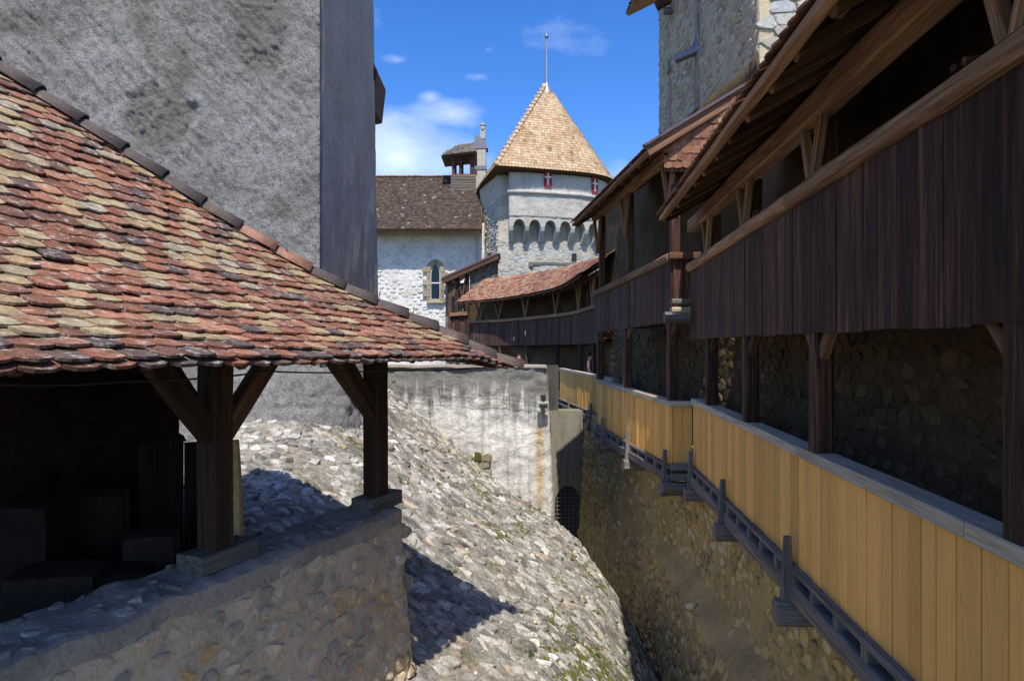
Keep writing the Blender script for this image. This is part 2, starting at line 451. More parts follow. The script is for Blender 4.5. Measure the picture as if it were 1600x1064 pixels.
def wood_mat(name, dark, mid, light, rough=.8, gscale=1.0, knots=False, bst=.35, use_tint=.5, spec=.25, grey=None, fine=.28):
    m, t, b = new_mat(name, rough, spec)
    oi = N(t, 'ShaderNodeObjectInfo'); co = N(t, 'ShaderNodeTexCoord').outputs['Object']
    off = N(t, 'ShaderNodeCombineXYZ', {'X': N(t, 'ShaderNodeMath', {0: oi.outputs['Random'], 1: 37.}, operation='MULTIPLY').outputs[0], 'Z': N(t, 'ShaderNodeMath', {0: oi.outputs['Random'], 1: 91.}, operation='MULTIPLY').outputs[0]}).outputs[0]
    v = mapped(t, co, (26 * gscale, 26 * gscale, 1.1 * gscale), loc=off)
    n = nse(t, v, 1.0, 6, .62, .35)
    v2 = mapped(t, co, (90 * gscale, 90 * gscale, 2.5 * gscale), loc=off); n2 = nse(t, v2, 1., 3, .5)
    c = ramp(t, n, [(.28, dark), (.5, mid), (.72, light)])
    c = mixc_(t, 1, c, ramp(t, n2, [(.35, g(1 - fine)), (.6, g(1 + fine * .35))]), 'MULTIPLY')
    c = mixc_(t, 1, c, ramp(t, oi.outputs['Random'], [(0, g(1 - use_tint)), (.5, g(1)), (1, g(1 + use_tint * .7))]), 'MULTIPLY')
    if grey:
        c = mixc_(t, ramp(t, nse(t, mapped(t, co, (3, 3, .5), loc=off), 1.5, 5, .6), [(.45, g(0)), (.70, g(.55))]), c, grey)
    if knots:
        vo = N(t, 'ShaderNodeTexVoronoi', {'Vector': mapped(t, co, (7, 7, 1.9), loc=off), 'Scale': 1.}, feature='F1').outputs['Distance']
        c = mixc_(t, ramp(t, vo, [(.03, g(.75)), (.10, g(0))]), c, tuple(x * .45 for x in mid))
    t.links.new(c, b.inputs['Base Color'])
    bump(t, b, n2, bst, .006)
    return m

def tile_mat(name, stops, lichen=.4, lich_col=(.56, .50, .41), dirt=.4, wear=.4):
    m, t, b = new_mat(name, .85, .2); p = pos(t)
    c = ramp(t, attr(t), stops, 'LINEAR')
    c = mixc_(t, 1, c, ramp(t, nse(t, p, 9, 7, .7), [(.3, g(1 - dirt)), (.55, g(1)), (.78, g(1.15))]), 'MULTIPLY')
    c = mixc_(t, 1, c, ramp(t, nse(t, p, 70, 4, .7), [(.35, g(1 - wear * .6)), (.6, g(1.05))]), 'MULTIPLY')
    c = mixc_(t, ramp(t, nse(t, p, 5, 8, .7), [(.50, g(0)), (.66, g(.55 * min(1, dirt + .2)))]), c, (.085, .07, .055))
    f = ramp(t, nse(t, p, 15, 10, .8), [(.62 - lichen * .12, g(0)), (.70 - lichen * .08, g(.8))])
    c = mixc_(t, f, c, lich_col)
    t.links.new(c, b.inputs['Base Color']); bump(t, b, nse(t, p, 55, 6, .7), .5, .008)
    return m

def plain_mat(name, col, rough=.6, metal=0., var=.25, sc=12):
    m, t, b = new_mat(name, rough, .3); p = pos(t); b.inputs['Metallic'].default_value = metal
    c = mixc_(t, 1, col, ramp(t, nse(t, p, sc, 6, .6), [(.3, g(1 - var)), (.6, g(1)), (.8, g(1 + var * .4))]), 'MULTIPLY')
    t.links.new(c, b.inputs['Base Color']); bump(t, b, nse(t, p, sc * 4, 5, .6), .2, .005)
    return m

M = {}
M['cobble'] = stone_mat('cobble', [(0, (.18, .168, .15)), (.3, (.30, .28, .245)), (.6, (.43, .405, .35)), (.86, (.58, .55, .48)), (.91, (.45, .35, .23)), (1, (.78, .75, .68))], .6, moss=.6, moss_col=(.10, .095, .02))
M['slope_soil'] = stone_mat('slope_soil', [(0, (.34, .305, .245)), (1, (.34, .305, .245))], .6, moss=.8, moss_col=(.13, .085, .04), bst=.9)
M['shed_mortar'] = plaster_mat('shed_mortar', (.64, .51, .35), (.47, .375, .255), 1.6, .35, bst=.7, bsc=22, bd=.02)
M['shed_stone'] = stone_mat('shed_stone', [(0, (.42, .35, .27)), (.35, (.62, .49, .33)), (.7, (.72, .57, .38)), (.85, (.64, .40, .17)), (1, (.78, .67, .51))], .3)
M['top_stone'] = stone_mat('top_stone', [(0, (.24, .215, .18)), (1, (.42, .37, .31))], .4)
M['wall_top'] = plaster_mat('wall_top', (.42, .36, .295), (.26, .225, .19), 2.2, .45, bst=.9, bsc=16, bd=.03)
M['dark_stone'] = stone_mat('dark_stone', [(0, (.07, .046, .030)), (.5, (.12, .08, .05)), (1, (.17, .115, .065))], .4)
M['soot'] = plaster_mat('soot', (.040, .022, .018), (.024, .014, .012), 1.4, .4)  # shed's deep shade put into the back wall and floor colour
M['soot_stone'] = stone_mat('soot_stone', [(0, (.016, .011, .009)), (1, (.036, .025, .017))], .4)  # near-black stone colour carries the shade inside the shed
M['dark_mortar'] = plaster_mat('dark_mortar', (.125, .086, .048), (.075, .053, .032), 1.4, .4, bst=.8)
M['ochre_stone'] = stone_mat('ochre_stone', [(0, (.40, .30, .15)), (.4, (.62, .43, .18)), (.75, (.74, .52, .20)), (1, (.76, .61, .36))], .3, moss=.1)
M['ochre_mortar'] = plaster_mat('ochre_mortar', (.58, .41, .18), (.36, .26, .13), 1.2, .4, bst=.9, warm=(.46, .31, .11))
M['damp_plaster'] = plaster_mat('damp_plaster', (.12, .115, .098), (.08, .077, .066), 1, .3, streak=.3)  # shade on the gate's upper wall put into the plaster colour
M['tower_stone'] = stone_mat('tower_stone', [(0, (.42, .36, .27)), (.4, (.58, .49, .33)), (.75, (.68, .56, .36)), (1, (.70, .63, .50))], .3)
M['tower_mortar'] = plaster_mat('tower_mortar', (.60, .50, .335), (.45, .375, .25), 1.5, .35, bst=.8)
M['keep'] = plaster_mat('keep', (.47, .452, .42), (.32, .30, .27), .55, .5, warm=(.24, .215, .165), bst=1.0, bsc=14, bd=.085, diag=True)
M['keep_side'] = plaster_mat('keep_side', (.52, .455, .37), (.40, .35, .285), .6, .35, streak=.07, bst=.9, bsc=16, bd=.04)
M['white_plaster'] = plaster_mat('white_plaster', (.70, .675, .60), (.50, .48, .42), .8, .30, streak=.38, bst=.9, bsc=7, bd=.07)
weather_cross_wall(M['white_plaster'])
M['chapel_wall'] = plaster_mat('chapel_wall', (.76, .725, .65), (.58, .55, .48), 1.0, .42, bst=.8, bsc=5, bd=.08)
M['tower_plaster'] = plaster_mat('tower_plaster', (.56, .525, .455), (.43, .40, .34), .9, .30, streak=.15, bst=1.0, bsc=4.5, bd=.10)
M['tower_rubble'] = plaster_mat('tower_rubble', (.60, .55, .44), (.40, .36, .28), 1.6, .5, bst=1., bsc=3.5, bd=.15)
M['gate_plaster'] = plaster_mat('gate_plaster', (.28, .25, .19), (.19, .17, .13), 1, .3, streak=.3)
M['dark_wood'] = wood_mat('dark_wood', (.013, .006, .004), (.046, .020, .011), (.19, .082, .038), .7, 1.0, bst=.5, use_tint=.5)
M['plum_wood'] = wood_mat('plum_wood', (.032, .017, .013), (.078, .042, .031), (.16, .095, .07), .8, 1.0, bst=.5)
M['old_wood'] = wood_mat('old_wood', (.13, .065, .034), (.30, .165, .088), (.50, .31, .175), .85, .8, bst=.7, use_tint=.3)
M['brown_wood'] = wood_mat('brown_wood', (.06, .03, .017), (.135, .068, .036), (.23, .125, .068), .85, .8, bst=.6)
M['shed_wood'] = wood_mat('shed_wood', (.018, .010, .007), (.045, .024, .015), (.09, .05, .03), .85, .8, bst=.5)
M['black_wood'] = wood_mat('black_wood', (.006, .004, .003), (.014, .008, .006), (.03, .018, .012), .85, .8)  # shade under the shed roof put into the plank colour
M['grey_wood'] = wood_mat('grey_wood', (.085, .075, .062), (.17, .15, .125), (.28, .25, .21), .85, .9, bst=.8, use_tint=.2)
M['cap_wood'] = wood_mat('cap_wood', (.34, .27, .175), (.50, .41, .28), (.62, .52, .36), .75, .9, knots=True, bst=.35, use_tint=.1, grey=(.30, .30, .29))
M['pine'] = wood_mat('pine', (.81, .395, .088), (.85, .435, .105), (.88, .475, .13), .6, 1.0, knots=True, bst=.06, use_tint=.24, spec=.3, fine=.10)
M['shed_tile'] = tile_mat('shed_tile', [(0, (.11, .078, .068)), (.13, (.145, .095, .078)), (.22, (.20, .085, .05)), (.38, (.32, .128, .075)), (.52, (.41, .19, .11)), (.60, (.42, .26, .13)), (.72, (.38, .275, .14)), (.88, (.43, .33, .18)), (1, (.38, .32, .22))], .75, dirt=.6, wear=.6)
M['ridge_tile'] = tile_mat('ridge_tile', [(0, (.10, .078, .07)), (.7, (.15, .11, .092)), (1, (.36, .19, .12))], .15)
M['gallery_tile'] = tile_mat('gallery_tile', [(0, (.17, .08, .05)), (.5, (.31, .135, .075)), (1, (.42, .23, .13))], .2)
M['far_tile'] = tile_mat('far_tile', [(0, (.16, .085, .06)), (.35, (.36, .15, .09)), (.7, (.44, .22, .13)), (1, (.42, .34, .21))], .4)
M['cone_tile'] = tile_mat('cone_tile', [(0, (.30, .19, .10)), (.3, (.48, .31, .16)), (.7, (.60, .43, .25)), (1, (.70, .53, .33))], .2, lich_col=(.30, .2, .12), dirt=.45)
M['cone_ridge'] = tile_mat('cone_ridge', [(0, (.50, .37, .25)), (1, (.62, .47, .32))], .1)
M['chapel_tile'] = tile_mat('chapel_tile', [(0, (.045, .034, .026)), (.55, (.088, .062, .044)), (.93, (.125, .078, .052)), (.98, (.14, .115, .08)), (1, (.28, .25, .18))], .15, lich_col=(.16, .15, .08))
M['bark_tile'] = tile_mat('bark_tile', [(0, (.10, .085, .07)), (1, (.23, .20, .16))], .3)
M['lead'] = plain_mat('lead', (.23, .22, .235), .45, .5)
M['copper_brown'] = plain_mat('copper_brown', (.17, .12, .115), .38, .45)
M['zinc'] = plain_mat('zinc', (.33, .36, .38), .4, .6)
M['iron'] = plain_mat('iron', (.035, .033, .032), .6, .4)
M['sandstone'] = stone_mat('sandstone', [(0, (.26, .215, .125)), (.6, (.33, .29, .19)), (1, (.42, .38, .27))], .35)
M['pale_stone'] = stone_mat('pale_stone', [(0, (.40, .37, .31)), (.6, (.52, .49, .41)), (1, (.46, .48, .49))], .35)
M['soil'] = plaster_mat('soil', (.075, .068, .055), (.04, .038, .03), 1.2, .5, bst=1., bsc=9, bd=.06)
M['grass'] = plain_mat('grass', (.085, .16, .02), .8, 0, .5, 6)
M['moss'] = plain_mat('moss', (.10, .10, .018), .95, 0, .5, 9)
M['glass'] = plain_mat('glass', (.02, .035, .055), .12)
M['red_paint'] = plain_mat('red_paint', (.30, .022, .028), .6, 0, .15)
M['white_paint'] = plain_mat('white_paint', (.78, .77, .74), .6, 0, .1)
M['cable'] = plain_mat('cable', (.03, .03, .03), .6)
M['rope'] = plain_mat('rope', (.25, .24, .22), .7)
M['skin'] = plain_mat('skin', (.55, .30, .20), .6, 0, .08)
M['hair_red'] = plain_mat('hair_red', (.20, .055, .018), .7)
M['hair_dark'] = plain_mat('hair_dark', (.012, .009, .008), .6)
M['blue_cloth'] = plain_mat('blue_cloth', (.05, .09, .22), .9)
M['mauve_cloth'] = plain_mat('mauve_cloth', (.22, .12, .14), .9)
M['jeans'] = plain_mat('jeans', (.03, .04, .08), .9)
M['ground'] = plaster_mat('ground', (.10, .105, .06), (.06, .06, .035), .4, .4, bst=.8)

# ================================================================== GROUND AND SLOPE
FLOOR = -6.4
b = MB(); b.add([(-600, -600, FLOOR), (600, -600, FLOOR), (600, 1200, FLOOR), (-600, 1200, FLOOR)], [(0, 1, 2, 3)])
o = b.build('ground', M['ground']); o['kind'] = 'structure'
# dark earth of the ditch bottom
def ditch_h(x, y): return FLOOR + .10 + .22 * fbm(x * .9, y * .7, 3) + .05 * noise.noise((x * 5, y * 5, 1))
b = MB(); nx, ny = 40, 90
for j in range(ny + 1):
    for i in range(nx + 1):
        x = lerp(.2, 5., i / nx); y = lerp(-1, 24, j / ny); b.v.append(Vector((x, y, ditch_h(x, y))))
b.f = [(j * (nx + 1) + i, j * (nx + 1) + i + 1, (j + 1) * (nx + 1) + i + 1, (j + 1) * (nx + 1) + i) for j in range(ny) for i in range(nx)]; b.t = [.5] * len(b.f)
o = b.build('ditch_floor', M['soil'], smooth=True); o['kind'] = 'structure'

def plane1(x, y): return -3.34 - .553 * x + .109 * (y - 8.5)
ctl = [(x, y, plane1(x, y)) for x, y in ((-2.5, 6.5), (-1.5, 8.5), (0, 8.5), (0, 6.5), (-2.86, 8.7), (-1.5, 6.5), (.7, 8.3))]
CW = 15.5    # cross wall distance
def p3(px, py, d): v = P(px, py, d); return (v.x, v.y, v.z)
ctl += [(1.6, 8.5, -4.6), (2.3, 8.5, -5.6), (1.5, 6.2, -4.75), (2.2, 6, -5.9), (0, 10.3, -3.24), (0, 12, -3.18), (0, 13.7, -3.22), (1.1, 11.5, -3.95),
        p3(1020, 1064, 11.5), (2.85, 11.5, -6.6), p3(980, 960, 13.), (2.75, 13, -6.3), p3(920, 880, 15.), (2.25, 15, -6.0),
        p3(606, 610, CW), p3(720, 705, CW), p3(800, 775, CW), p3(870, 832, CW), (1.5, 16.2, -5.6),
        (-3.25, 11.5, -1.16), (-4.5, 11.1, -1.17), (-3.3, 13.5, -.86), (-3.4, 16.5, -.85), (-5.3, 11, -1.5), (-5, 8, -1.85), (-5, 6, -2.0), (-6.5, 4, -2.1), (-7, 10, -1.8),
        (-1, 3, -3.3), (1.4, 3, -4.9), (2.2, 3, -6.3), (-3, 3, -2.6), (-1.8, 13, -2.05)]
cp = np.array(ctl)
def tps(r2): return np.where(r2 > 1e-9, r2 * np.log(np.maximum(r2, 1e-9)), 0.)
nn = len(cp); A = np.zeros((nn + 3, nn + 3)); d2 = ((cp[:, None, :2] - cp[None, :, :2]) ** 2).sum(-1)
A[:nn, :nn] = tps(d2) + np.eye(nn) * .05; A[:nn, nn] = 1; A[:nn, nn + 1:] = cp[:, :2]; A[nn, :nn] = 1; A[nn + 1:, :nn] = cp[:, :2].T
sol = np.linalg.solve(A, np.concatenate([cp[:, 2], np.zeros(3)]))
def slope_z(xy):
    xy = np.asarray(xy, float); r2 = ((xy[:, None, :] - cp[None, :, :2]) ** 2).sum(-1)
    return tps(r2) @ sol[:nn] + sol[nn] + xy @ sol[nn + 1:]
X0, X1, Y0, Y1, GR = -7.5, 3.6, 1.8, 17.6, .15
gx = np.arange(X0, X1 + GR, GR); gy = np.arange(Y0, Y1 + GR, GR)
gg = np.stack(np.meshgrid(gx, gy), -1).reshape(-1, 2); GZ = slope_z(gg).reshape(len(gy), len(gx))
GZ = np.maximum(GZ, -7.2)
for j in range(len(gy)):
    for i in range(len(gx)): GZ[j, i] += .05 * noise.noise((gx[i] * .9, gy[j] * .9, 2.2)) + .03 * noise.noise((gx[i] * 2.5, gy[j] * 2.5, 7))
def sz(x, y):
    i = clamp((x - X0) / GR, 0, len(gx) - 1.001); j = clamp((y - Y0) / GR, 0, len(gy) - 1.001); a, c = int(i), int(j); i -= a; j -= c
    return (GZ[c, a] * (1 - i) + GZ[c, a + 1] * i) * (1 - j) + (GZ[c + 1, a] * (1 - i) + GZ[c + 1, a + 1] * i) * j
def slope_surf(u, v, h):
    e = .12; dx = (sz(u + e, v) - sz(u - e, v)) / (2 * e); dy = (sz(u, v + e) - sz(u, v - e)) / (2 * e)
    n = Vector((-dx, -dy, 1)).normalized(); return Vector((u, v, sz(u, v))) + n * (h - .013)
b = MB(); Wn = len(gx)
b.v = [Vector((gx[i], gy[j], GZ[j, i] - .0)) for j in range(len(gy)) for i in range(len(gx))]
b.f = [(j * Wn + i, j * Wn + i + 1, (j + 1) * Wn + i + 1, (j + 1) * Wn + i) for j in range(len(gy) - 1) for i in range(len(gx) - 1)]; b.t = [.5] * len(b.f)
slope = b.build('cobbled_slope', M['slope_soil'], smooth=True); slope['kind'] = 'structure'

# shed plan axes (needed for where the cobbles stop)
U = Vector((.389, .921, 0)).normalized(); NN = Vector((.921, -.389, 0)).normalized(); C0 = Vector((-1.05, 6.4, 0))
def shed_uv(x, y): d = Vector((x, y, 0)) - C0; return d.dot(U), d.dot(NN)      # along wall (0 at the end), outwards
def cob_keep(x, y):
    s_, n_ = shed_uv(x, y)
    if s_ < .0 and n_ < .05 and n_ > -3.0 and s_ < -1.2: return False
    if s_ < .02 and -.5 < n_ < .1: return False
    if y > CW + .02 and x < 1.0: return False
    if x < -3.25 and y > 11.45: return False
    return sz(x, y) > FLOOR - .1
stone_field(slope, 'cobble', cells(-4.6, 2.9, 3.2, 16.4, .165, .125, 11, .5), slope_surf, M['cobble'], .003, (.004, .045), 5, 300, soft=.15, tilt=.8, keep=cob_keep, smooth=False, cut=.2)

b = MB(); rnd = random.Random(17)          # chips wedged between the cobbles
for k in range(2200):
    x = rnd.uniform(-3.6, 2.8); y = 6.2 + 9.3 * rnd.random() ** 1.3
    if not cob_keep(x, y): continue
    r_ = rnd.uniform(.018, .045); n = rnd.randint(4, 6); a0 = rnd.random() * 6
    po = [(x + math.cos(a0 + 6.283 * i / n) * r_ * rnd.uniform(.7, 1.5), y + math.sin(a0 + 6.283 * i / n) * r_ * rnd.uniform(.6, 1.1)) for i in range(n)]
    v_, f_ = stone_geo(po, slope_surf, .001, rnd.uniform(.006, .026), rnd, .3, .8, -.01); b.add(v_, f_, rnd.random() ** .7)
b.build('cobble_chips', M['cobble'], slope, False, 'stuff')
# grass and weeds rooted between the cobbles
def tuft(bm, p, n, r, h, rnd):
    for k in range(n):
        a = rnd.uniform(0, 6.28); d = rnd.uniform(0, r); q = p + Vector((math.cos(a) * d, math.sin(a) * d, -.01)); l = rnd.uniform(.5, 1) * h
        lean = Vector((rnd.uniform(-.5, .5), rnd.uniform(-.5, .5), 1)).normalized() * l; wv = Vector((math.cos(a + 1.3), math.sin(a + 1.3), 0)) * h * .10
        bm.add([q - wv, q + wv, q + lean * .6 + wv * .7, q + lean, q + lean * .6 - wv * .7], [(0, 1, 2, 3, 4)], rnd.random())
rnd = random.Random(21); b = MB()
for k in range(120):
    x = rnd.uniform(-2.5, 2.6); y = rnd.uniform(7, 15.4)
    if not cob_keep(x, y): continue
    if x < 1.0 and rnd.random() < .72: continue
    tuft(b, Vector((x, y, sz(x, y) + .03)), rnd.randint(5, 16), .06, rnd.uniform(.05, .13), rnd)
for px, py, d in ((527, 612, 11.9), (500, 637, 11.5), (460, 654, 11.3), (615, 598, 14.2), (530, 618, 12.0)):
    v = P(px, py, d); tuft(b, v, 14, .05, .10, rnd)
o = b.build('slope_grass', M['grass']); tag(o, 'small green grass tufts growing between the cobbles of the slope', 'grass'); o['kind'] = 'stuff'
b = MB()
for k in range(3200):
    cx, cy = rnd.choice([(1.0, 7.6), (1.3, 8.0), (.75, 8.0), (1.2, 9.2), (1.7, 9.0), (1.9, 10.2), (.8, 7.2), (2.0, 11.5), (1.5, 12.5), (.45, 8.25), (.9, 8.3), (1.1, 8.9), (.7, 9.4), (1.5, 9.6), (-.25, 11.5), (.2, 12.6), (-.6, 13.5), (-.9, 14.6), (.5, 14.6)])
    x = rnd.gauss(cx, .13); y = rnd.gauss(cy, .26); z = sz(x, y); r = rnd.uniform(.012, .035); c = slope_surf(x, y, .02)
    b.add([c + Vector((math.cos(a) * r, math.sin(a) * r, -.02)) for a in (0, 1.26, 2.5, 3.77, 5.0)] + [c + Vector((0, 0, r * .8))], [(i, (i + 1) % 5, 5) for i in range(5)])
o = b.build('slope_moss', M['moss'], smooth=True); tag(o, 'olive moss cushions filling joints of the cobbled slope', 'moss'); o['kind'] = 'stuff'

# ================================================================== KEEP (rough grey tower, left)
K0 = Vector((-3.24, 11.5, 0)); K1 = Vector((-13.5, 10.6, 0)); K2 = Vector((-3.42, 17.0, 0)); KT = 13.0
keep = empty('keep_tower', (-8, 14, -1.5), 'massive rough grey plastered tower filling the upper left above the tiled shed', 'tower')
kd = (K1 - K0).normalized(); kn = Vector((kd.y, -kd.x, 0)); kn = kn if kn.y < 0 else -kn; KL = (K1 - K0).length
def keep_disp(u, v):
    a = math.radians(38); p = u * math.cos(a) + v * math.sin(a); q = -u * math.sin(a) + v * math.cos(a)
    wob = noise.noise((u * .5, v * .5, 4)) * 1.0
    ac = -u * .77 + v * .64; al = -u * .64 - v * .77
    st = noise.noise((ac * 8 + wob * 2, al * 1.4, 2)) + .8 * noise.noise((ac * 15 + wob * 3, al * 2.6, 6))
    patch = clamp((noise.noise((u * .42 + 3.1, v * .42 + 1.7, .5)) - .2) * 6)
    fine = .010 * noise.noise((u * 13, v * 15, 3)) + .012 * noise.noise((u * 26, v * 29, 5))
    h = .024 * st * (1 - .7 * patch) + .034 * fbm(u * 2.2, v * 2.2, 1, 3, .7) + fine * (1 + .6 * patch) - .045 * patch
    for pu, pz, ru, rz in KPATCH:
        m = clamp((1.15 - math.hypot((u - pu) / ru, (v - pz) / rz) + .55 * noise.noise((u * 2.6, v * 2.6, 7))) * 3)
        h += m * (-.045 + .025 * noise.noise((u * 7, v * 8, 2)) + .035 * noise.noise((u * 18, v * 21, 2)))
    return h - .02
KPATCH = [(2.65, 3.85, .50, .55), (.95, 5.3, .42, .75), (1.9, 1.1, .35, .3)]
kf = lambda u, v, h: K0 + kd * u + kn * h + Vector((0, 0, v))
rough_wall('front_wall', kf, 0, 6.0, -3.0, 6.8, .03, keep_disp, 1.0, M['keep'], keep)
rough_wall('front_wall', kf, 6.002, KL, -3.0, 6.8, .15, keep_disp, 1.0, M['keep'], keep)
rough_wall('front_wall', kf, 0, KL, 6.802, KT, .15, keep_disp, 1.0, M['keep'], keep)
def ks(u, v, h):
    p = K0.lerp(K2, u / 5.5); bt = (6 - v) * .016; return Vector((p.x + h + bt * (u / 5.5), p.y + .10, v))
rough_wall('side_wall', ks, 0, 5.5, -3.0, KT, .12, lambda u, v: .016 * fbm(u * 2, v * .8, 4) - (.03 if u < .05 else .012), 1.0, M['keep_side'], keep)
fcv = Curve([(-8, 10.95), (-5.5, 11.15), (-4.1, 11.28), (-3.35, 11.42), (-3.02, 11.85), (-3.0, 12.7), (-3.12, 14.2)])
rough_wall('footing', lambda u, v, h: fcv.pt(u, v, h + .30 * math.sqrt(clamp((-.36 - v) / 1.1))), 0, fcv.L, -2.2, -.30, .045, lambda u, v: .05 * fbm(u * 2.4, v * 2.4, 3, 4, .8) + .03 * noise.noise((u * 9, v * 11, 4)), .4, M['keep'], keep)
# small tiled eave at the far edge of the keep
eo = Vector((-3.36, 17.1, 0)); b = MB()
b.prism([(-3.75, 17.2, 6.05), (-3.50, 17.2, 6.1), (-3.40, 17.2, 7.0), (-3.55, 17.2, 7.35)], (0, 1.2, 0)); b.build('oriel', M['brown_wood'], keep)
sp = []
for k in range(15):
    z = lerp(6.2, 7.0, k / 14); sp.append((Vector((-3.52 + .10 * (k / 14), 17.16, z)), *frame3((0, 1, 0), (-.25, 0, 1))))
tiles(keep, sp, (.5, .12, .02, .01), M['chapel_tile'], 0, 4)

_t = M['keep'].node_tree; _b = _t.nodes['Principled BSDF']; _p = pos(_t); _c = _b.inputs['Base Color'].links[0].from_socket
for pu, pz, ru, rz in KPATCH:              # places where the render coat has fallen away to brown mortar
    q_ = K0 + kd * pu; dv = N(_t, 'ShaderNodeVectorMath', {0: _p, 1: (q_.x, q_.y, pz)}, operation='SUBTRACT').outputs[0]
    dv = N(_t, 'ShaderNodeVectorMath', {0: dv, 1: (1 / ru, 0, 1 / rz)}, operation='MULTIPLY').outputs[0]
    ln = N(_t, 'ShaderNodeVectorMath', {0: dv}, operation='LENGTH').outputs['Value']
    ff = N(_t, 'ShaderNodeMath', {0: ln, 1: N(_t, 'ShaderNodeMath', {0: nse(_t, _p, 2.4, 6, .65), 1: -1.5}, operation='MULTIPLY').outputs[0]}, operation='ADD').outputs[0]
    _c = mixc_(_t, ramp(_t, ff, [(.10, g(.6)), (.55, g(0))]), _c, (.215, .20, .165))
_t.links.new(_c, _b.inputs['Base Color'])

# ================================================================== COVERED SHED, lower left
shed = empty('covered_shed', C0 + Vector((-1.2, -2.2, -2.6)), 'open timber shed with hipped clay tile roof on a low stone wall', 'shed')
WT = -1.5
def face_p(s_, z, h=0.):           # outer face, slight batter
    return C0 + U * s_ + NN * (h + (WT - z) * .07) + Vector((0, 0, z))
def end_p(n_, z, h=0.):            # end face (n_ <= 0 going inwards)
    return C0 + NN * (n_ + (WT - z) * .07) + U * (h + (WT - z) * .05) + Vector((0, 0, z))
wall_o = rough_wall('parapet_wall', lambda u, v, h: face_p(u, v, h), -5.2, .0, -4.6, lambda u: WT - .02 + .02 * noise.noise((u * 2, 3, 1)), .06, lambda u, v: .02 * fbm(u * 3, v * 3, 2) + .012 * noise.noise((u * 11, v * 11, 3)), .52, M['shed_mortar'], shed)
rough_wall('parapet_end', lambda u, v, h: end_p(u, v, h), -.52, .0, -4.6, WT - .01, .06, lambda u, v: .02 * fbm(u * 3 + 7, v * 3, 2) - .012, .2, M['shed_mortar'], shed)
# mortar cap, uneven
def capz(u, v): return WT + .035 + .03 * fbm(u * 2.2, v * 3, 4) + .02 * noise.noise((u * 8, v * 8, 2)) - .05 * clamp((abs(v + .26) - .2) * 9)
rough_wall('wall_top', lambda u, v, h: C0 + U * u + NN * v + Vector((0, 0, capz(u, v) + h)), -5.2, .0, -.56, .02, .05, None, .12, M['wall_top'], shed)
stone_field(wall_o, 'stone', cells(-5.1, -.03, -4.0, WT - .12, .19, .13, 31, .44), lambda u, v, h: face_p(u, v, h), M['shed_stone'], .004, (.005, .020), 8, 300, soft=.24, tilt=.8, shrink=(.5, 1.0), smooth=False, keep=lambda u, v: noise.noise((u * 3.1, v * 3.3, 5)) > -.4)
stone_field(wall_o, 'top_stone', cells(-5.1, -.05, -.52, -.02, .15, .11, 35, .45), lambda u, v, h: C0 + U * u + NN * v + Vector((0, 0, capz(u, v) + h)), M['top_stone'], .006, (.002, .014), 6, 120, soft=.2, tilt=.8, shrink=(.4, 1.0), smooth=False, keep=lambda u, v: noise.noise((u * 2.2, v * 4, 9)) + v * 1.2 < -.28 and not any(abs(u - q) < .34 and abs(v + .19) < .2 for q in (-2.0, -.15)))
stone_field(wall_o, 'stone', cells(-.5, -.02, -4.0, WT - .1, .17, .13, 33, .44), lambda u, v, h: end_p(u, v, h - .01), M['shed_stone'], .008, (.014, .04), 9, 40, soft=.4, tilt=.6, shrink=(.6, .98))

# roof profile: height over horizontal distance w in from the eave (flared at the foot)
PW = [-.3, 0, .4, .87, 1.27, 1.88, 2.45, 2.95, 3.6]; PZ = [-.22, -.075, .095, .35, .60, 1.11, 1.64, 2.10, 2.70]
def roof_z(w_): return interp(w_, PW, PZ)
TIP = C0 + NN * .75 + U * .75
def sag(t, w_): return -.10 * math.exp(-(t / .55) ** 2) * math.exp(-(w_ / .5) ** 2) + .018 * noise.noise((t * .9, w_ * .9, 3)) 
def roof_pt(t, w_):
    p = TIP - U * t - NN * w_; return Vector((p.x, p.y, roof_z(w_) + sag(t, w_)))
def roof_end_pt(t, w_):      # hip end: t in along the end eave, w_ in from the end
    p = TIP - NN * t - U * w_; return Vector((p.x, p.y, roof_z(w_) + sag(t, w_)))
# arc length table
arc = [0.]; ws = [i * .02 for i in range(180)]
for i in range(1, 180): arc.append(arc[-1] + math.hypot(.02, roof_z(ws[i]) - roof_z(ws[i - 1])))
def w_of(v): return interp(v, arc, ws)
roof = None
def deck(fn, tmax, name, parent, mat, lo=0.0):
    b = MB(); nt_, nw = 30, 24; idx = {}
    for j in range(nw + 1):
        w_ = lerp(.07, 3.4, j / nw)
        for i in range(nt_ + 1):
            t = lerp(w_, max(tmax, w_ + .01), i / nt_); p = fn(t, w_); idx[i, j] = len(b.v); b.v.append(p + Vector((0, 0, -.02)))
    k = len(b.v); b.v += [v + Vector((0, 0, -.02)) for v in b.v]
    for j in range(nw):
        for i in range(nt_):
            q = (idx[i, j], idx[i + 1, j], idx[i + 1, j + 1], idx[i, j + 1]); b.f.append(q[::-1]); b.f.append(tuple(a + k for a in q))
    for i in range(nt_): q = (idx[i, 0], idx[i + 1, 0]); b.f.append((q[0], q[1], q[1] + k, q[0] + k))
    b.t = [.5] * len(b.f)
    return b.build(name, mat, parent)
roof = deck(roof_pt, 6.6, 'roof', shed, M['shed_wood'])
deck(roof_end_pt, 3.5, 'roof_end_deck', shed, M['shed_wood'])
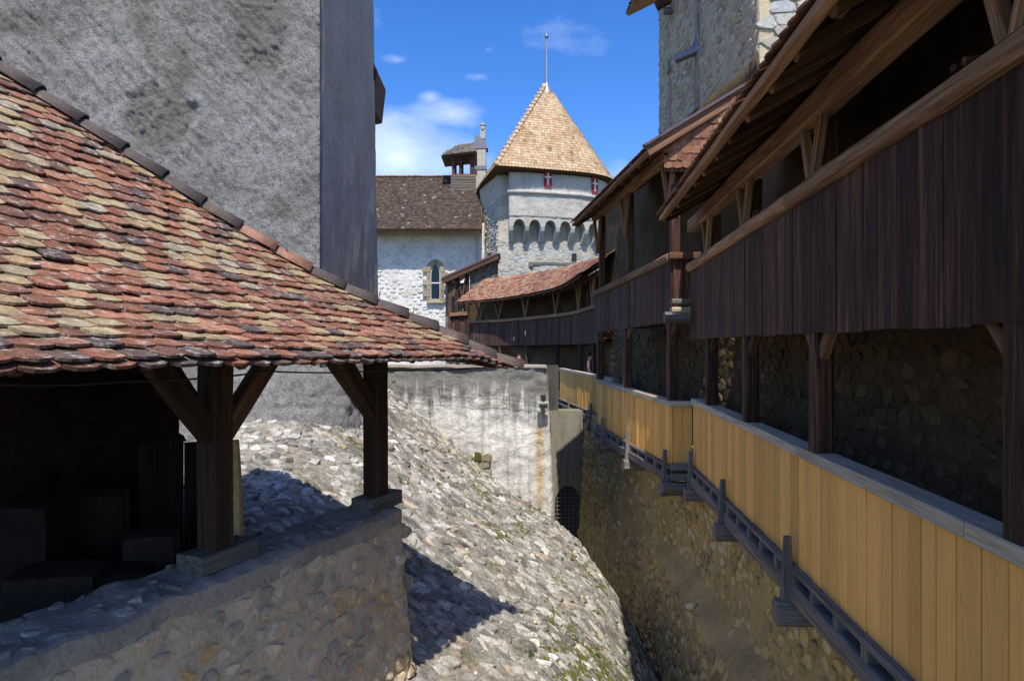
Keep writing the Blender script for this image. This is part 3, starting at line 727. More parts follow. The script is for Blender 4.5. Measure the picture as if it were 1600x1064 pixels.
def field(fn, tmax, tw, ex, ln, seed, xdir):
    rnd = random.Random(seed); res = []; r = 0
    while True:
        v = -.03 + r * ex; w0 = w_of(max(v, 0)) + min(v, 0)
        if w0 > 3.35: break
        for c in range(int(tmax / tw) + 2):
            t = (c + (.5 if r % 2 else 0)) * tw + rnd.uniform(-.008, .008)
            if t < w0 - .02 or t > tmax: continue
            p = fn(t, w0); q = fn(t, w_of(v + .3)); x = xdir; y = (q - p).normalized(); x, y, z = frame3(x, y)
            tl = -.13 + rnd.uniform(-.045, .03); yy = y * math.cos(tl) + z * math.sin(tl); an = rnd.uniform(-.04, .04) if rnd.random() > .03 else rnd.uniform(-.13, .13)
            xx = x * math.cos(an) + yy * math.sin(an); ax = frame3(xx, yy)
            res.append((p + z * (.045 + rnd.uniform(-.004, .010)), *ax, t - w0))
        r += 1
    return res
def shed_tint(p, rnd):
    # clusters of old and replaced tiles, red band towards the eave
    k = .75 * noise.noise((p.x * 1.1, p.y * 1.1, p.z * 1.5)); 
    t = rnd.random(); low = clamp(1 - (p.z + .07) / .12)
    if low > .2 and rnd.random() < .75: return rnd.uniform(0, .42)
    if k > .10: t = rnd.choice([rnd.uniform(.2, .55), rnd.uniform(.6, .95), rnd.uniform(.05, .5), rnd.uniform(.2, .5)])
    elif k < -.16: t = rnd.choice([rnd.uniform(.58, 1), rnd.uniform(.58, 1), rnd.uniform(.15, .5)])
    else: t = rnd.choice([rnd.uniform(.0, .55), rnd.uniform(.15, .55), rnd.uniform(.55, 1)])
    return clamp(t)
def lay(sp, single):
    # whole tiles, and tiles cut short against the hip
    tiles(roof, [q[:4] for q in sp if q[4] > .34], (.152, .30, .0135, .024), M['shed_tile'], single, 14, shed_tint)
    for a_, b_, ln in ((.22, .34, .20), (.13, .22, .12), (-1, .13, .07)): tiles(roof, [q[:4] for q in sp if a_ < q[4] <= b_], (.150, ln, .017, .02), M['shed_tile'], 0, 6, shed_tint, 'cut_tile')
lay(field(roof_pt, 6.4, .157, .118, .30, 5, U), 300)
lay(field(roof_end_pt, 3.4, .157, .118, .30, 6, -NN), 0)
# doubled first course at the eave
spd = []
rnd = random.Random(77)
for c in range(40):
    t = c * .165 + .08
    p = roof_pt(t, .0) - NN * 0.0; q = roof_pt(t, .3); x, y, z = frame3(U, q - p); spd.append((p - y * .06 + z * .012, x, y, z))
tiles(roof, spd, (.158, .2, .017, .035), M['shed_tile'], 30, 6, lambda p, r: r.uniform(0, .35))
# hip tiles: half-round caps lapping down the hip
def half_round(p0, p1, r0, r1, up, mat, parent, name, tint, th=.018, flat=.75):
    p0 = Vector(p0); p1 = Vector(p1); z = (p1 - p0).normalized(); x = z.cross(up).normalized(); y = x.cross(z); b = MB(); n = 9
    for p, r in ((p0, r0), (p1, r1)):
        for rr in (r, r - th):
            for i in range(n): a = math.pi * i / (n - 1); b.v.append(p + x * (rr * math.cos(a)) + y * (rr * math.sin(a) * flat))
    for i in range(n - 1):
        b.f += [(i, i + 1, 2 * n + i + 1, 2 * n + i), (n + i + 1, n + i, 3 * n + i, 3 * n + i + 1), (i + 1, i, n + i, n + i + 1), (2 * n + i, 2 * n + i + 1, 3 * n + i + 1, 3 * n + i)]
    b.t = [tint] * len(b.f); return b.build(name, mat, parent, True)
wv = -.10; k = 0
while wv < 3.3:
    wn_ = wv + .235
    a = roof_pt(max(wv, -.1), wv) + Vector((0, 0, .035)); c = roof_pt(wn_, wn_) + Vector((0, 0, .015))
    half_round(a, c, .135, .112, Vector((0, 0, 1)), M['ridge_tile'], roof, 'hip_tile', random.choice([.1, .3, .5, .6, .2]) if k not in (7, 8) else 1.0); wv += .205; k += 1
for px, py, d in ((643, 495, 6.44), (694, 518, 6.56), (741, 540, 6.66), (590, 470, 6.32)):
    q = P(px, py, d); bar('snow_rod', q + Vector((0, 0, -.05)), q + Vector((.025, 0, .09)), .008, .008, M['iron'], shed, rnd=True)
# mortar bedding lumps under the hip tiles
b = MB(); rnd = random.Random(4)
for k in range(70):
    w_ = rnd.uniform(.1, 3.2); p = roof_pt(w_ + rnd.uniform(.02, .1), w_) + Vector((0, 0, .04)); r = rnd.uniform(.02, .05)
    b.add([p + Vector((math.cos(a) * r * 1.4, math.sin(a) * r, -.03)) for a in (0, 1.26, 2.5, 3.77, 5.0)] + [p + Vector((0, 0, r * .6))], [(i, (i + 1) % 5, 5) for i in range(5)], .5)
b.build('hip_mortar', M['wall_top'], shed, True, 'stuff')
# timber frame
def shed_at(s_, n_, z): return C0 + U * s_ + NN * n_ + Vector((0, 0, z))
for (s_, n_) in ((-2.0, -.20), (-.15, -.17)):
    top = roof_z(.75 - n_) - .15
    bar('post', shed_at(s_, n_, WT + .16), shed_at(s_, n_, top), .17, .17, M['shed_wood'], shed, .004, 5, up=tuple(NN), ch=.06)
    bar('sill_block', shed_at(s_ - .22, n_, WT + .10), shed_at(s_ + .28, n_, WT + .10), .22, .13, M['grey_wood'], shed, .004, 3, ch=.05)
    z0 = -.58
    for dv, L in ((-U, .75), (-NN, .8), (U, .75)):
        if s_ > -1 and dv == U: continue
        p = shed_at(s_, n_, z0); bar('brace', p + dv * .05, p + dv * L + Vector((0, 0, L * 1.05)), .11, .13, M['shed_wood'] if dv == -U else M['brown_wood'], shed, .004, 3, ch=.06)
bar('plate_beam', shed_at(-5, -.18, .12), shed_at(.5, -.18, .12), .18, .18, M['shed_wood'], shed, .006, 8)
bar('end_plate', shed_at(-.16, -2.7, .10), shed_at(-.16, .1, .10), .16, .16, M['shed_wood'], shed, .006, 6)
for k in range(9):
    t = .75 + k * .62
    a = roof_pt(t, .22); c = roof_pt(t, 1.3); bar('rafter', a + Vector((0, 0, -.085)), c + Vector((0, 0, -.11)), .08, .09, M['brown_wood'], shed, .008, 4, ch=.25)
# back wall of the shed
bw = C0 - NN * 2.62
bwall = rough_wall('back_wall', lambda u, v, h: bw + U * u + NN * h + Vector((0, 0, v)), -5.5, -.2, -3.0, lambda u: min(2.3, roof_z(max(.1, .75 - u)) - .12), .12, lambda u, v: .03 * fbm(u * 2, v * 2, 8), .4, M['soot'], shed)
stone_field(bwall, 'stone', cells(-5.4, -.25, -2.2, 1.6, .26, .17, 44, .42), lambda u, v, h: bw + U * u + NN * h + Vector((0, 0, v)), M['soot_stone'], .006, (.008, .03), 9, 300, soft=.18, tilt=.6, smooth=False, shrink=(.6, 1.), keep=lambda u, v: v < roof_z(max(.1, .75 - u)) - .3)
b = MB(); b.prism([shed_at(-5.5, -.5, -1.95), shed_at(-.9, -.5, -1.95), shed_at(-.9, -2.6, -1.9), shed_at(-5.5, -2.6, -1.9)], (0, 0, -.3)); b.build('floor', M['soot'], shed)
# stored things on the shed floor, deep in shade
def block(px, d, z0, wd, dp, ht, rot, label, mat='soot_stone'):
    c = Vector((PX(px, d), d, z0 + ht / 2)); a = (Vector((math.cos(rot), math.sin(rot), 0)), Vector((-math.sin(rot), math.cos(rot), 0)), Vector((0, 0, 1)))
    rr = random.Random(int(px)); b = MB(); n = 4; idx = {}
    for k in range(n + 1):
        for j in range(n + 1):
            for i in range(n + 1):
                if not (0 < i < n and 0 < j < n and 0 < k < n):
                    v = Vector((i / n - .5, j / n - .5, k / n - .5)); e = sum(1 for q in (i, j, k) if q in (0, n)); sh = 1 - .035 * (e - 1)
                    v = v * sh; jit = .02 * (noise.noise((i * .9 + px, j * .9, k * .9)));
                    idx[i, j, k] = len(b.v); b.v.append(c + a[0] * (v.x * wd * (1 + jit)) + a[1] * (v.y * dp * (1 + jit)) + a[2] * (v.z * ht if k else -ht / 2))
    for u_ in range(n):
        for v_ in range(n):
            for fx in (0, n):
                q = [(u_, v_), (u_ + 1, v_), (u_ + 1, v_ + 1), (u_, v_ + 1)]
                b.f += [tuple(idx[fx, a_, c_] for a_, c_ in q), tuple(idx[a_, fx, c_] for a_, c_ in q), tuple(idx[a_, c_, fx] for a_, c_ in q)]
    b.t = [rr.random()] * len(b.f); o = b.build('stone_block', M[mat]); tag(o, label, 'stone block', 'cut stones stored under the shed roof'); return o
sf = -1.93
block(238, 4.95, sf, .34, .3, .62, .3, 'upright dark cut stone just left of the near shed post')
block(175, 4.6, sf, .42, .34, .46, .5, 'squat dark cut stone between the upright stone and the large one in the shed')
block(95, 4.5, sf, .55, .4, .50, .2, 'large dark cut stone left of the squat one on the shed floor')
block(40, 4.9, sf, .50, .4, .85, .1, 'tallest dark cut stone at the far left of the shed floor')
block(150, 5.5, sf, .45, .4, .80, .4, 'dark cut stone standing behind the squat one in the shed')
bd = empty('plank_stack', P(262, 800, 5.6), 'dark upright planks leaning in the shade behind the near shed post', 'planks')
for k in range(4): plank('plank', Vector((PX(228 + k * 22, 5.7), 5.7 + .02 * k, -1.35)), .11, .03, 1.15, U + Vector((.5, 0, 0)), M['black_wood'], bd)
o = bar('stone_stake', P(362, 868, 5.0) + Vector((0, .1, -.25)), P(356, 690, 5.0) + Vector((0, .1, 0)), .10, .08, M['ochre_stone'], None, .01, 6, taper=.6)
tag(o, 'slim pale stake leaning just right of the near shed post', 'stake')
# power cable slung under the eave
def cable(name, pts, r, mat, label, cat, parent=None, sagv=0.0):
    cu = []
    for i in range(len(pts) - 1):
        for k in range(12): t = k / 12; p = Vector(pts[i]).lerp(Vector(pts[i + 1]), t); p.z -= sagv * 4 * t * (1 - t); cu.append(p)
    cu.append(Vector(pts[-1])); b = MB(); n = 5
    for i, p in enumerate(cu):
        z = (cu[min(i + 1, len(cu) - 1)] - cu[max(i - 1, 0)]).normalized(); x = z.orthogonal().normalized(); y = z.cross(x)
        for k in range(n): a = 2 * math.pi * k / n; b.v.append(p + x * (r * math.cos(a)) + y * (r * math.sin(a)))
    for i in range(len(cu) - 1):
        for k in range(n): j = (k + 1) % n; b.f.append((i * n + k, i * n + j, (i + 1) * n + j, (i + 1) * n + k))
    b.t = [.5] * len(b.f); o = b.build(name, mat, parent, True)
    if label: tag(o, label, cat)
    return o
cable('cable', [P(-40, 598, 3.0), P(190, 596, 3.6), P(420, 580, 4.5), P(600, 578, 5.4), P(760, 574, 6.7)], .006, M['cable'], 'thin dark cable slung along under the shed eave', 'cable', sagv=.015)

# ================================================================== CROSS WALL closing the ditch
cw = empty('cross_wall', (-1.2, CW, -5.0), 'pale streaked plaster wall across the ditch behind the cobbled slope', 'wall')
def cws(u, v, h): return Vector((u + max(0, (-.33 - v)) * .045 * clamp((u + 1) / 1.8), CW - h, v))
def cwd(u, v): return .05 * fbm(u * 1.4, v * 1.6, 6) + .025 * noise.noise((u * 5, v * 7, 2)) + .01 * noise.noise((u * 14, v * 20, 2)) - (.05 if u > .74 else 0) * clamp((u - .74) * 12)
rough_wall('wall', cws, -3.36, .80, -5.2, lambda u: -.36 + .02 * noise.noise((u * 3, 1, 1)), .06, cwd, .55, M['white_plaster'], cw)
rough_wall('coping', lambda u, v, h: Vector((u, CW - .03 + v, -.345 + h + .03 * noise.noise((u * 3, v * 4, 2)))), -3.36, .78, -.02, .6, .08, None, .05, M['wall_top'], cw)
# patch of bare mossy masonry
pl = P(770, 755, CW - .1); rnd = random.Random(9)
for (px, py, wd, ht) in ((731, 714, .26, .17), (747, 713, .2, .18), (762, 714, .2, .17), (737, 726, .3, .17), (756, 726, .26, .17), (744, 738, .24, .17), (761, 738, .22, .17), (755, 750, .24, .17), (767, 750, .12, .17)):
    v = P(px, py, CW - .03); b = MB(); jj = lambda: rnd.uniform(-.025, .025); h_ = rnd.uniform(.03, .07)
    b.prism([(v.x + a_ * wd * .47 + jj(), CW - .02, v.z + c_ * ht * .46 + jj()) for a_, c_ in ((-1, -.6), (-.5, -1), (.6, -1), (1, -.5), (1, .7), (.4, 1), (-.6, 1), (-1, .5))], (jj() * .4, -.03 - h_, jj() * .4), rnd.random())
    b.build('mossy_stone', M['moss'] if rnd.random() < .55 else M['sandstone'], cw)
# things hung on the wall: hooks, cable, floodlight
def hook(px, py, label):
    r = empty('cable_hook', P(px, py, CW - .1), label, 'hook', 'square wire hooks on the pale cross wall'); c = P(px, py, CW - .14); s_ = .075
    q = [c + Vector((-s_, 0, s_)), c + Vector((s_, 0, s_)), c + Vector((s_ * .7, 0, -s_)), c + Vector((-s_ * .7, 0, -s_))]
    for i in range(4): bar('wire', q[i], q[(i + 1) % 4], .011, .011, M['iron'], r, rnd=True)
    bar('stem', q[0].lerp(q[1], .5), q[0].lerp(q[1], .5) + Vector((0, .13, 0)), .014, .014, M['iron'], r, rnd=True)
hook(691, 612, 'left square wire hook on the pale cross wall, nearer the shed')
hook(792, 626, 'right square wire hook on the pale cross wall, nearer the floodlight')
cable('wall_cable', [P(612, 612, CW - .13), P(691, 618, CW - .13), P(792, 624, CW - .13), P(842, 628, CW - .13)], .004, M['cable'], 'dark cable strung along the pale cross wall between the hooks', 'cable', sagv=.02)
fl = empty('floodlight', P(849, 632, CW - .2), 'small grey floodlight fixed near the right edge of the cross wall', 'floodlight')
c = P(849, 633, CW - .22)
b = MB(); b.prism([c + Vector((-.10, -.05, -.06)), c + Vector((.10, -.05, -.06)), c + Vector((.12, -.09, .06)), c + Vector((-.12, -.09, .06))], (0, .16, .02)); b.build('housing', M['pale_stone'], fl)
b = MB(); b.box(c + Vector((0, .05, .16)), .10, .12, .12); b.build('ballast_box', M['iron'], fl)
bar('arm', c + Vector((0, .0, .02)), c + Vector((0, .24, .1)), .03, .03, M['iron'], fl)
b = MB(); b.box(c + Vector((0, -.07, -.01)), .18, .015, .09); b.build('lens', M['glass'], fl)

# ================================================================== GATE WALL at the end of the ditch
gw = empty('gate_wall', (1.8, 22, FLOOR), 'shaded grey wall with a small barred arch at the ditch end', 'wall')
GY = 22.0
b = MB(); gx0, gx1 = PX(867, GY), PX(909, GY); zs, zt = -5.0, -4.36; cxg = (gx0 + gx1) / 2; rg = (gx1 - gx0) / 2
archp = [(gx0, FLOOR - .2)] + [(gx0, zs)] + [(cxg - rg * math.cos(a), zs + (zt - zs) * math.sin(a)) for a in [math.pi * i / 10 for i in range(1, 10)]] + [(gx1, zs), (gx1, FLOOR - .2)]
L_, R_, T_ = .2, 3.2, -1.95
outer = [(L_, FLOOR - .2), (L_, zs)] + [(lerp(L_, R_, i / 10), T_) for i in range(1, 10)] + [(R_, zs), (R_, FLOOR - .2)]
n = len(archp); vs_ = [(x, GY, z) for x, z in archp] + [(x, GY, z) for x, z in outer] + [(x, GY + .7, z) for x, z in archp]
fs_ = []
for i in range(n - 1): fs_ += [(i, i + 1, n + i + 1, n + i), (i + 1, i, 2 * n + i, 2 * n + i + 1)]
b.add(vs_, fs_); b.add([(L_, GY, zs), (L_, GY, T_), (lerp(L_, R_, .1), GY, T_)], [(0, 2, 1)]); b.add([(R_, GY, zs), (R_, GY, T_), (lerp(L_, R_, .9), GY, T_)], [(0, 1, 2)])
b.add([(L_, GY, T_), (R_, GY, T_), (R_, GY + .7, T_), (L_, GY + .7, T_)], [(0, 1, 2, 3)])
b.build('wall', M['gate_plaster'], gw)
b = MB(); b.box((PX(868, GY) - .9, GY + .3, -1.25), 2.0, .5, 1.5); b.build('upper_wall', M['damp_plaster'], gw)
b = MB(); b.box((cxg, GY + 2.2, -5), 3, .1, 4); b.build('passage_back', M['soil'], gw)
grille = None
k = 0
while gx0 + .08 + k * .13 < gx1:
    x = gx0 + .08 + k * .13; bar('grille_bar', (x, GY + .12, FLOOR + .3), (x, GY + .12, zs + (zt - zs) * math.sqrt(max(.02, 1 - ((x - cxg) / rg) ** 2))), .028, .028, M['grey_wood'], gw); k += 1
for k in range(15):
    z = FLOOR + .45 + k * .13
    if z > zt - .1: break
    hw = rg * (1 if z < zs else math.sqrt(max(0.02, 1 - ((z - zs) / (zt - zs)) ** 2))); bar('grille_bar', (cxg - hw, GY + .10, z), (cxg + hw, GY + .10, z), .028, .028, M['grey_wood'], gw)

# ================================================================== DITCH WALL and the wall behind the walkway
# line of the walkway parapet in three straight runs
def X3(y): return 2.198 + .0798 * y
S3 = (Vector((X3(1.0), 1.0)), Vector((X3(11.8), 11.8))); S2 = (Vector((2.87, 12.2)), Vector((2.21, 17.5))); S1 = (Vector((2.80, 18.7)), Vector((1.83, 26.0)))
dcv = Curve([(2.75, 0), (2.98, 4), (3.30, 8.2), (3.42, 11), (3.45, 13.2), (3.02, 15.8), (2.62, 18.5), (2.35, 22)], flip=True)
dw = empty('ditch_wall', (3.3, 10, FLOOR), 'ochre rubble wall rising from the ditch below the pine walkway', 'wall')
LEDGE = -4.0
def dsurf(u, v, h):
    bt = .10 * clamp((-2.0 - v) / 2.0) + (.38 * clamp((LEDGE - v) / .18) * clamp((15.8 - dcv.at(u).y) / 2.5) + .06 * max(0, LEDGE - v))
    return dcv.pt(u, v, h + bt)
dwall = rough_wall('wall', lambda u, v, h: dsurf(u, v, h), .3, dcv.L - .05, FLOOR - .4, -1.95, .14, lambda u, v: .04 * fbm(u * 1.5, v * 1.5, 3), .6, M['ochre_mortar'], dw)
stone_field(dwall, 'stone', cells(.4, dcv.L - .1, FLOOR - .1, -2.0, .25, .17, 51, .44), dsurf, M['ochre_stone'], .006, (.006, .032), 14, 300, soft=.2, smooth=False, tilt=.7, shrink=(.62, 1.0), keep=lambda u, v: not (LEDGE - .2 < v < LEDGE + .02), flip=False)
icv = Curve([(3.55, 0), (3.85, 4), (4.15, 8.2), (4.32, 12.2), (4.05, 14), (3.65, 18), (3.35, 22), (2.9, 26.5)], flip=True)
iw = empty('curtain_wall', (4.3, 12, -2), 'dark rubble curtain wall behind the walkway posts and galleries', 'wall')
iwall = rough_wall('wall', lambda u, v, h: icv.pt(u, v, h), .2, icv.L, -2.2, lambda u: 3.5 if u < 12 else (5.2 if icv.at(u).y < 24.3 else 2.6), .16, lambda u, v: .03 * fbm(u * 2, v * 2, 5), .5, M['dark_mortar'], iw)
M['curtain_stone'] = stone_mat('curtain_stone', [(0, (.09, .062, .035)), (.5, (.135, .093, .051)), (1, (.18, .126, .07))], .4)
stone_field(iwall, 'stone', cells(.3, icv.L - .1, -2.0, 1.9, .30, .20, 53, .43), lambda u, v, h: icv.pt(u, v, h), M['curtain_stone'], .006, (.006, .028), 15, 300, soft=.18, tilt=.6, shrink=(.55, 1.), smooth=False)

# ================================================================== PINE WALKWAY (three runs)
def run(name, a, bb, zt0, zt1, label, bw, pegs, back=True, near_end=None):
    a = Vector((a.x, a.y, 0)); bb = Vector((bb.x, bb.y, 0)); d = (bb - a); L = d.length; d = d / L; nl = Vector((-d.y, d.x, 0))  # nl points left, over the ditch
    if nl.x > 0: nl = -nl
    th = empty(name, ((a.x + bb.x) / 2 + .4, (a.y + bb.y) / 2, -2.0), label, 'walkway', 'pine walkway runs above the ditch')
    zt = lambda u: lerp(zt0, zt1, u / L)
    rnd = random.Random(int(L * 10)); u = 0.0
    while u < L - .02:
        wdt = min(rnd.uniform(bw * .8, bw * 1.25), L - u)
        if L - u - wdt < .05: wdt = L - u
        c = a + d * (u + wdt / 2) + nl * rnd.uniform(-.004, .005); z = zt(u + wdt / 2)
        plank('board', Vector((c.x, c.y, z - .57 + rnd.uniform(-.004, .004))), wdt - .014, .026, 1.05, -d, M['pine'], th); u += wdt
    # hand rail cap in a few lengths
    k = max(1, round(L / 2.6))
    for i in range(k):
        u0 = L * i / k; u1 = L * (i + 1) / k - .006
        p = a + d * u0 - nl * .055; q = a + d * u1 - nl * .055; bar('handrail', (p.x, p.y, zt(u0) + .0), (q.x, q.y, zt(u1) + .0), .20, .10, M['cap_wood'], th, .003, 6, ch=.06)
    lo = lambda u, dz: Vector((0, 0, zt(u) - 1.05 + dz))
    def along(name_, off, dz, wd, ht, mat, rough, **kw):
        p = a + nl * off; q = bb + nl * off
        bar(name_, p + lo(0, dz), q + lo(L, dz), wd, ht, M[mat], th, rough, max(4, int(L * 2)), **kw)
    along('bottom_rail', .03, -.075, .09, .055, 'grey_wood', .004)
    along('stringer', .02, -.29, .15, .17, 'grey_wood', .012)
    along('inner_beam', -.30, -.22, .14, .2, 'grey_wood', .01)
    u = .25
    while u < L:
        p = a + d * u + nl * .02; b = MB(); b.box(p + lo(u, -.155), .08, .11, .11, (d, nl, Vector((0, 0, 1)))); b.build('spacer_block', M['grey_wood'], th); u += .52
    b = MB()
    f0 = a - nl * .04; f1 = bb - nl * .04; b.prism([f0 + lo(0, -.02), f1 + lo(L, -.02), f1 - nl * 1.2 + lo(L, -.02), f0 - nl * 1.2 + lo(0, -.02)], (0, 0, -.05)); b.build('floor', M['grey_wood'], th)
    for y in pegs:
        u = (y - a.y) / d.y; p = a + d * u
        bar('peg', p + nl * .10 + lo(u, -.42), p + nl * .09 + lo(u, .22), .12, .09, M['grey_wood'], th, .006, 5, up=tuple(d), taper=.55)
        bar('bracket_beam', p - nl * .9 + lo(u, -.50), p + nl * .20 + lo(u, -.50), .22, .22, M['grey_wood'], th, .012, 5, ch=.2)
    return th, a, bb, d, nl, L, zt
def y_at(px): return 2.198 / ((px - 800) / FPX - .0798)
w3 = run('walkway', *S3, -1.01, -.88, 'nearest pine boarded walkway run at lower right with weathered grey rail', .19, [3.6, y_at(1245), y_at(1140), 11.55])
w2 = run('walkway', *S2, -.97, -.80, 'middle pine boarded walkway run between its brown end panel and the far run', .14, [12.35, 14.6, 16.7])
w1 = run('walkway', *S1, -.83, -.73, 'farthest pine boarded walkway run ending at the cross wall', .14, [20.9, 24.0])
# end panel closing the step between the two runs
t2 = w2[0]; 
for k in range(2): plank('end_board', Vector((2.965 + k * .165, 12.19 - k * .012, -1.53)), .16, .026, 1.05, (1, -.06, 0), M['pine'], t2)
bar('end_rail', (2.80, 12.18, -.955), (3.25, 12.12, -.955), .16, .10, M['cap_wood'], t2)
for dz in (-1.05 - .97 - .05, -1.05 - .97 - .22): bar('end_beam', (2.82, 12.12, dz), (3.3, 12.08, dz), .14, .12, M['grey_wood'], t2, .006, 4)
bar('end_bracket', (2.65, 12.1, -2.42), (3.5, 12.1, -2.42), .3, .16, M['grey_wood'], t2, .012, 4, ch=.3)

# ================================================================== GALLERY A (near, dark boards)
def gallery(name, label, d0, d1, zb, zr, zp, bmat, bw, posts, low_to, rail_rough=.02, lowpost=True, plate_h=.22, vstruts=True):
    a = Vector((d0.x, d0.y, 0)); bb = Vector((d1.x, d1.y, 0)); d = bb - a; L = d.length; d /= L; nl = Vector((-d.y, d.x, 0)); nl = nl if nl.x < 0 else -nl
    th = empty(name, ((a.x + bb.x) / 2 + .5, (a.y + bb.y) / 2, zb(0)), label, 'gallery', 'roofed timber galleries along the curtain wall')
    rnd = random.Random(int(L * 7)); u = 0
    while u < L - .01:
        wdt = min(rnd.uniform(bw * .75, bw * 1.3), L - u); 
        if L - u - wdt < .05: wdt = L - u
        c = a + d * (u + wdt / 2) + nl * (rnd.uniform(-.004, .006)); z0 = zb(u / L) + rnd.uniform(-.012, .006); z1 = zr(u / L) - .06
        plank('board', Vector((c.x, c.y, (z0 + z1) / 2)), wdt - .005, .028, z1 - z0, -d, M[bmat], th); u += wdt
    k = max(1, round(L / 4.5))
    for i in range(k):
        u0, u1 = L * i / k, L * (i + 1) / k - .01; p = a + d * u0 + nl * .01; q = a + d * u1 + nl * .01
        bar('top_rail', p + Vector((0, 0, zr(u0 / L) - .07)), q + Vector((0, 0, zr(u1 / L) - .07)), .17, .15, M['old_wood'], th, rail_rough, 26, ch=.25)
    bar('sill_beam', a - nl * .10 + Vector((0, 0, zb(0) + .10)), bb - nl * .10 + Vector((0, 0, zb(1) + .10)), .14, .16, M['brown_wood'], th, .008, 10)
    bar('plate_beam', a - nl * .02 + Vector((0, 0, zp(0))), bb - nl * .02 + Vector((0, 0, zp(1))), .19, plate_h, M['old_wood'], th, .012, 16, ch=.1)
    # gallery floor
    b = MB(); f = [a - nl * .03 + Vector((0, 0, zb(0) + .16)), bb - nl * .03 + Vector((0, 0, zb(1) + .16)), bb - nl * 1.25 + Vector((0, 0, zb(1) + .16)), a - nl * 1.25 + Vector((0, 0, zb(0) + .16))]
    b.prism(f, (0, 0, -.06)); b.build('floor', M['shed_wood'], th)
    for y in posts:
        u = (y - a.y) / d.y; t = u / L; p = a + d * u - nl * .03
        if lowpost: bar('lower_post', p - nl * .05 + Vector((0, 0, low_to(t))), p - nl * .05 + Vector((0, 0, zb(t) + .05)), .17, .17, M['dark_wood'], th, .004, 5, up=tuple(d))
        if lowpost:
            for s_ in (-1, 1): bar('lower_brace', p - nl * .05 + Vector((0, 0, zb(t) - .26)), p - nl * .05 + d * (s_ * .26) + Vector((0, 0, zb(t) + .03)), .09, .09, M['brown_wood'], th)
        q0 = p + Vector((0, 0, zr(t) - .12)); q1 = p + Vector((0, 0, zp(t) - .05))
        bar('upper_post', q0 - nl * .10, q1 - nl * .10, .15, .15, M['brown_wood'], th, .005, 4, up=tuple(d))
        if vstruts:
            hgt = min(q1.z - q0.z, .95); base = Vector((q1.x, q1.y, q1.z - hgt))
            for s_ in (-1, 1): bar('strut', base + nl * .02, q1 + nl * .02 + d * (s_ * .36 * hgt), .075, .09, M['old_wood'], th, .004, 3)
    return th, a, bb, d, nl, L

def pent_roof(th, a, bb, d, nl, L, over, ze0, ze1, depth, ang, tmat, tw, ex, raf, ext0=.0, ext1=.0, single=60, tint=None, deckmat='shed_wood', arcl=.03):
    """single-pitch tiled roof rising away from the ditch"""
    o = a + nl * over - d * ext0 + Vector((0, 0, ze0)); e = bb + nl * over + d * ext1 + Vector((0, 0, ze1)); xd = (e - o); W = xd.length
    yd = -nl * math.cos(ang) + Vector((0, 0, math.sin(ang))); sl = depth / math.cos(ang)
    x, y, z = frame3(xd, yd)
    if z.z < 0: o, xd = e, -xd; x, y, z = frame3(xd, yd)
    dk = plane_slab(o + y * .04, xd, yd, W, sl, .02); rf = dk.build('roof', M[deckmat], th)
    sp = tile_plane(o, xd, yd, W, sl, tw, ex, ex * 2.4, .05, 9, .03)
    tiles(rf, sp, (tw * .96, ex * 2.4, .018, arcl), M[tmat], single, 8, tint)
    if raf:
        n = int(W / raf)
        for i in range(n + 1):
            p = o + x * (min(W - .06, max(.06, i * raf)) + random.uniform(-.05, .05) * (0 < i < n))
            bar('rafter', p + y * .06 - z * .085, p + y * (sl - .1) - z * .085, .11, .12, M['brown_wood'], th, .008, 5, ch=.2)
        kk = int(sl / (ex * 2))
        for i in range(kk):
            p = o + y * (.10 + i * ex * 2) - z * .032; bar('batten', p + x * .01, p + x * (W - .01), .045, .03, M['old_wood'], th)
    bar('eave_board', o + x * .0 - z * .05 + y * .05, o + x * W - z * .05 + y * .05, .09, .07, M['old_wood'], th, .004, 12)
    return rf, o, x, y, z, W, sl

zcap3 = lambda t: lerp(-.94, -.86, t)
ga = gallery('near_gallery', 'nearest roofed gallery with blackened vertical boards and rough bark-edged rail, upper right',
             Vector((X3(1.2) - .03, 1.2)), Vector((X3(11.85) - .03, 11.85)), lambda t: lerp(.12, .19, t), lambda t: 1.50, lambda t: lerp(2.08, 2.14, t), 'dark_wood', .24,
             [3.32, y_at(1274), y_at(1166), y_at(1107)], lambda t: lerp(-.96, -.86, t), .011)
pent_roof(*ga, .72, 2.02, 2.10, 3.3, R(29), 'gallery_tile', .17, .15, .62, ext0=0, ext1=-1.1, single=120)
for y in (8.0 * .93, 3.55):                       # peg ends poking out over the rail
    for k in (0, 1): bar('rail_peg', (X3(y) - .13, y + k * .09, 1.50), (X3(y) + .1, y + k * .09, 1.52), .05, .045, M['dark_wood'], ga[0], rnd=True)

# ================================================================== GALLERY B (middle)
gb = gallery('middle_gallery', 'middle roofed gallery with brown boards and tall open posts, beyond the blackened one',
             Vector((2.87, 12.25)), Vector((2.16, 17.9)), lambda t: lerp(.50, .46, t), lambda t: lerp(1.74, 1.52, t), lambda t: lerp(3.58, 3.50, t), 'plum_wood', .17,
             [12.45, 15.2, 17.6], lambda t: lerp(-.9, -.75, t), .006)
rb = pent_roof(*gb, .60, 3.46, 3.30, 2.0, R(32), 'gallery_tile', .17, .15, .6, ext0=.35, ext1=.1, single=60)
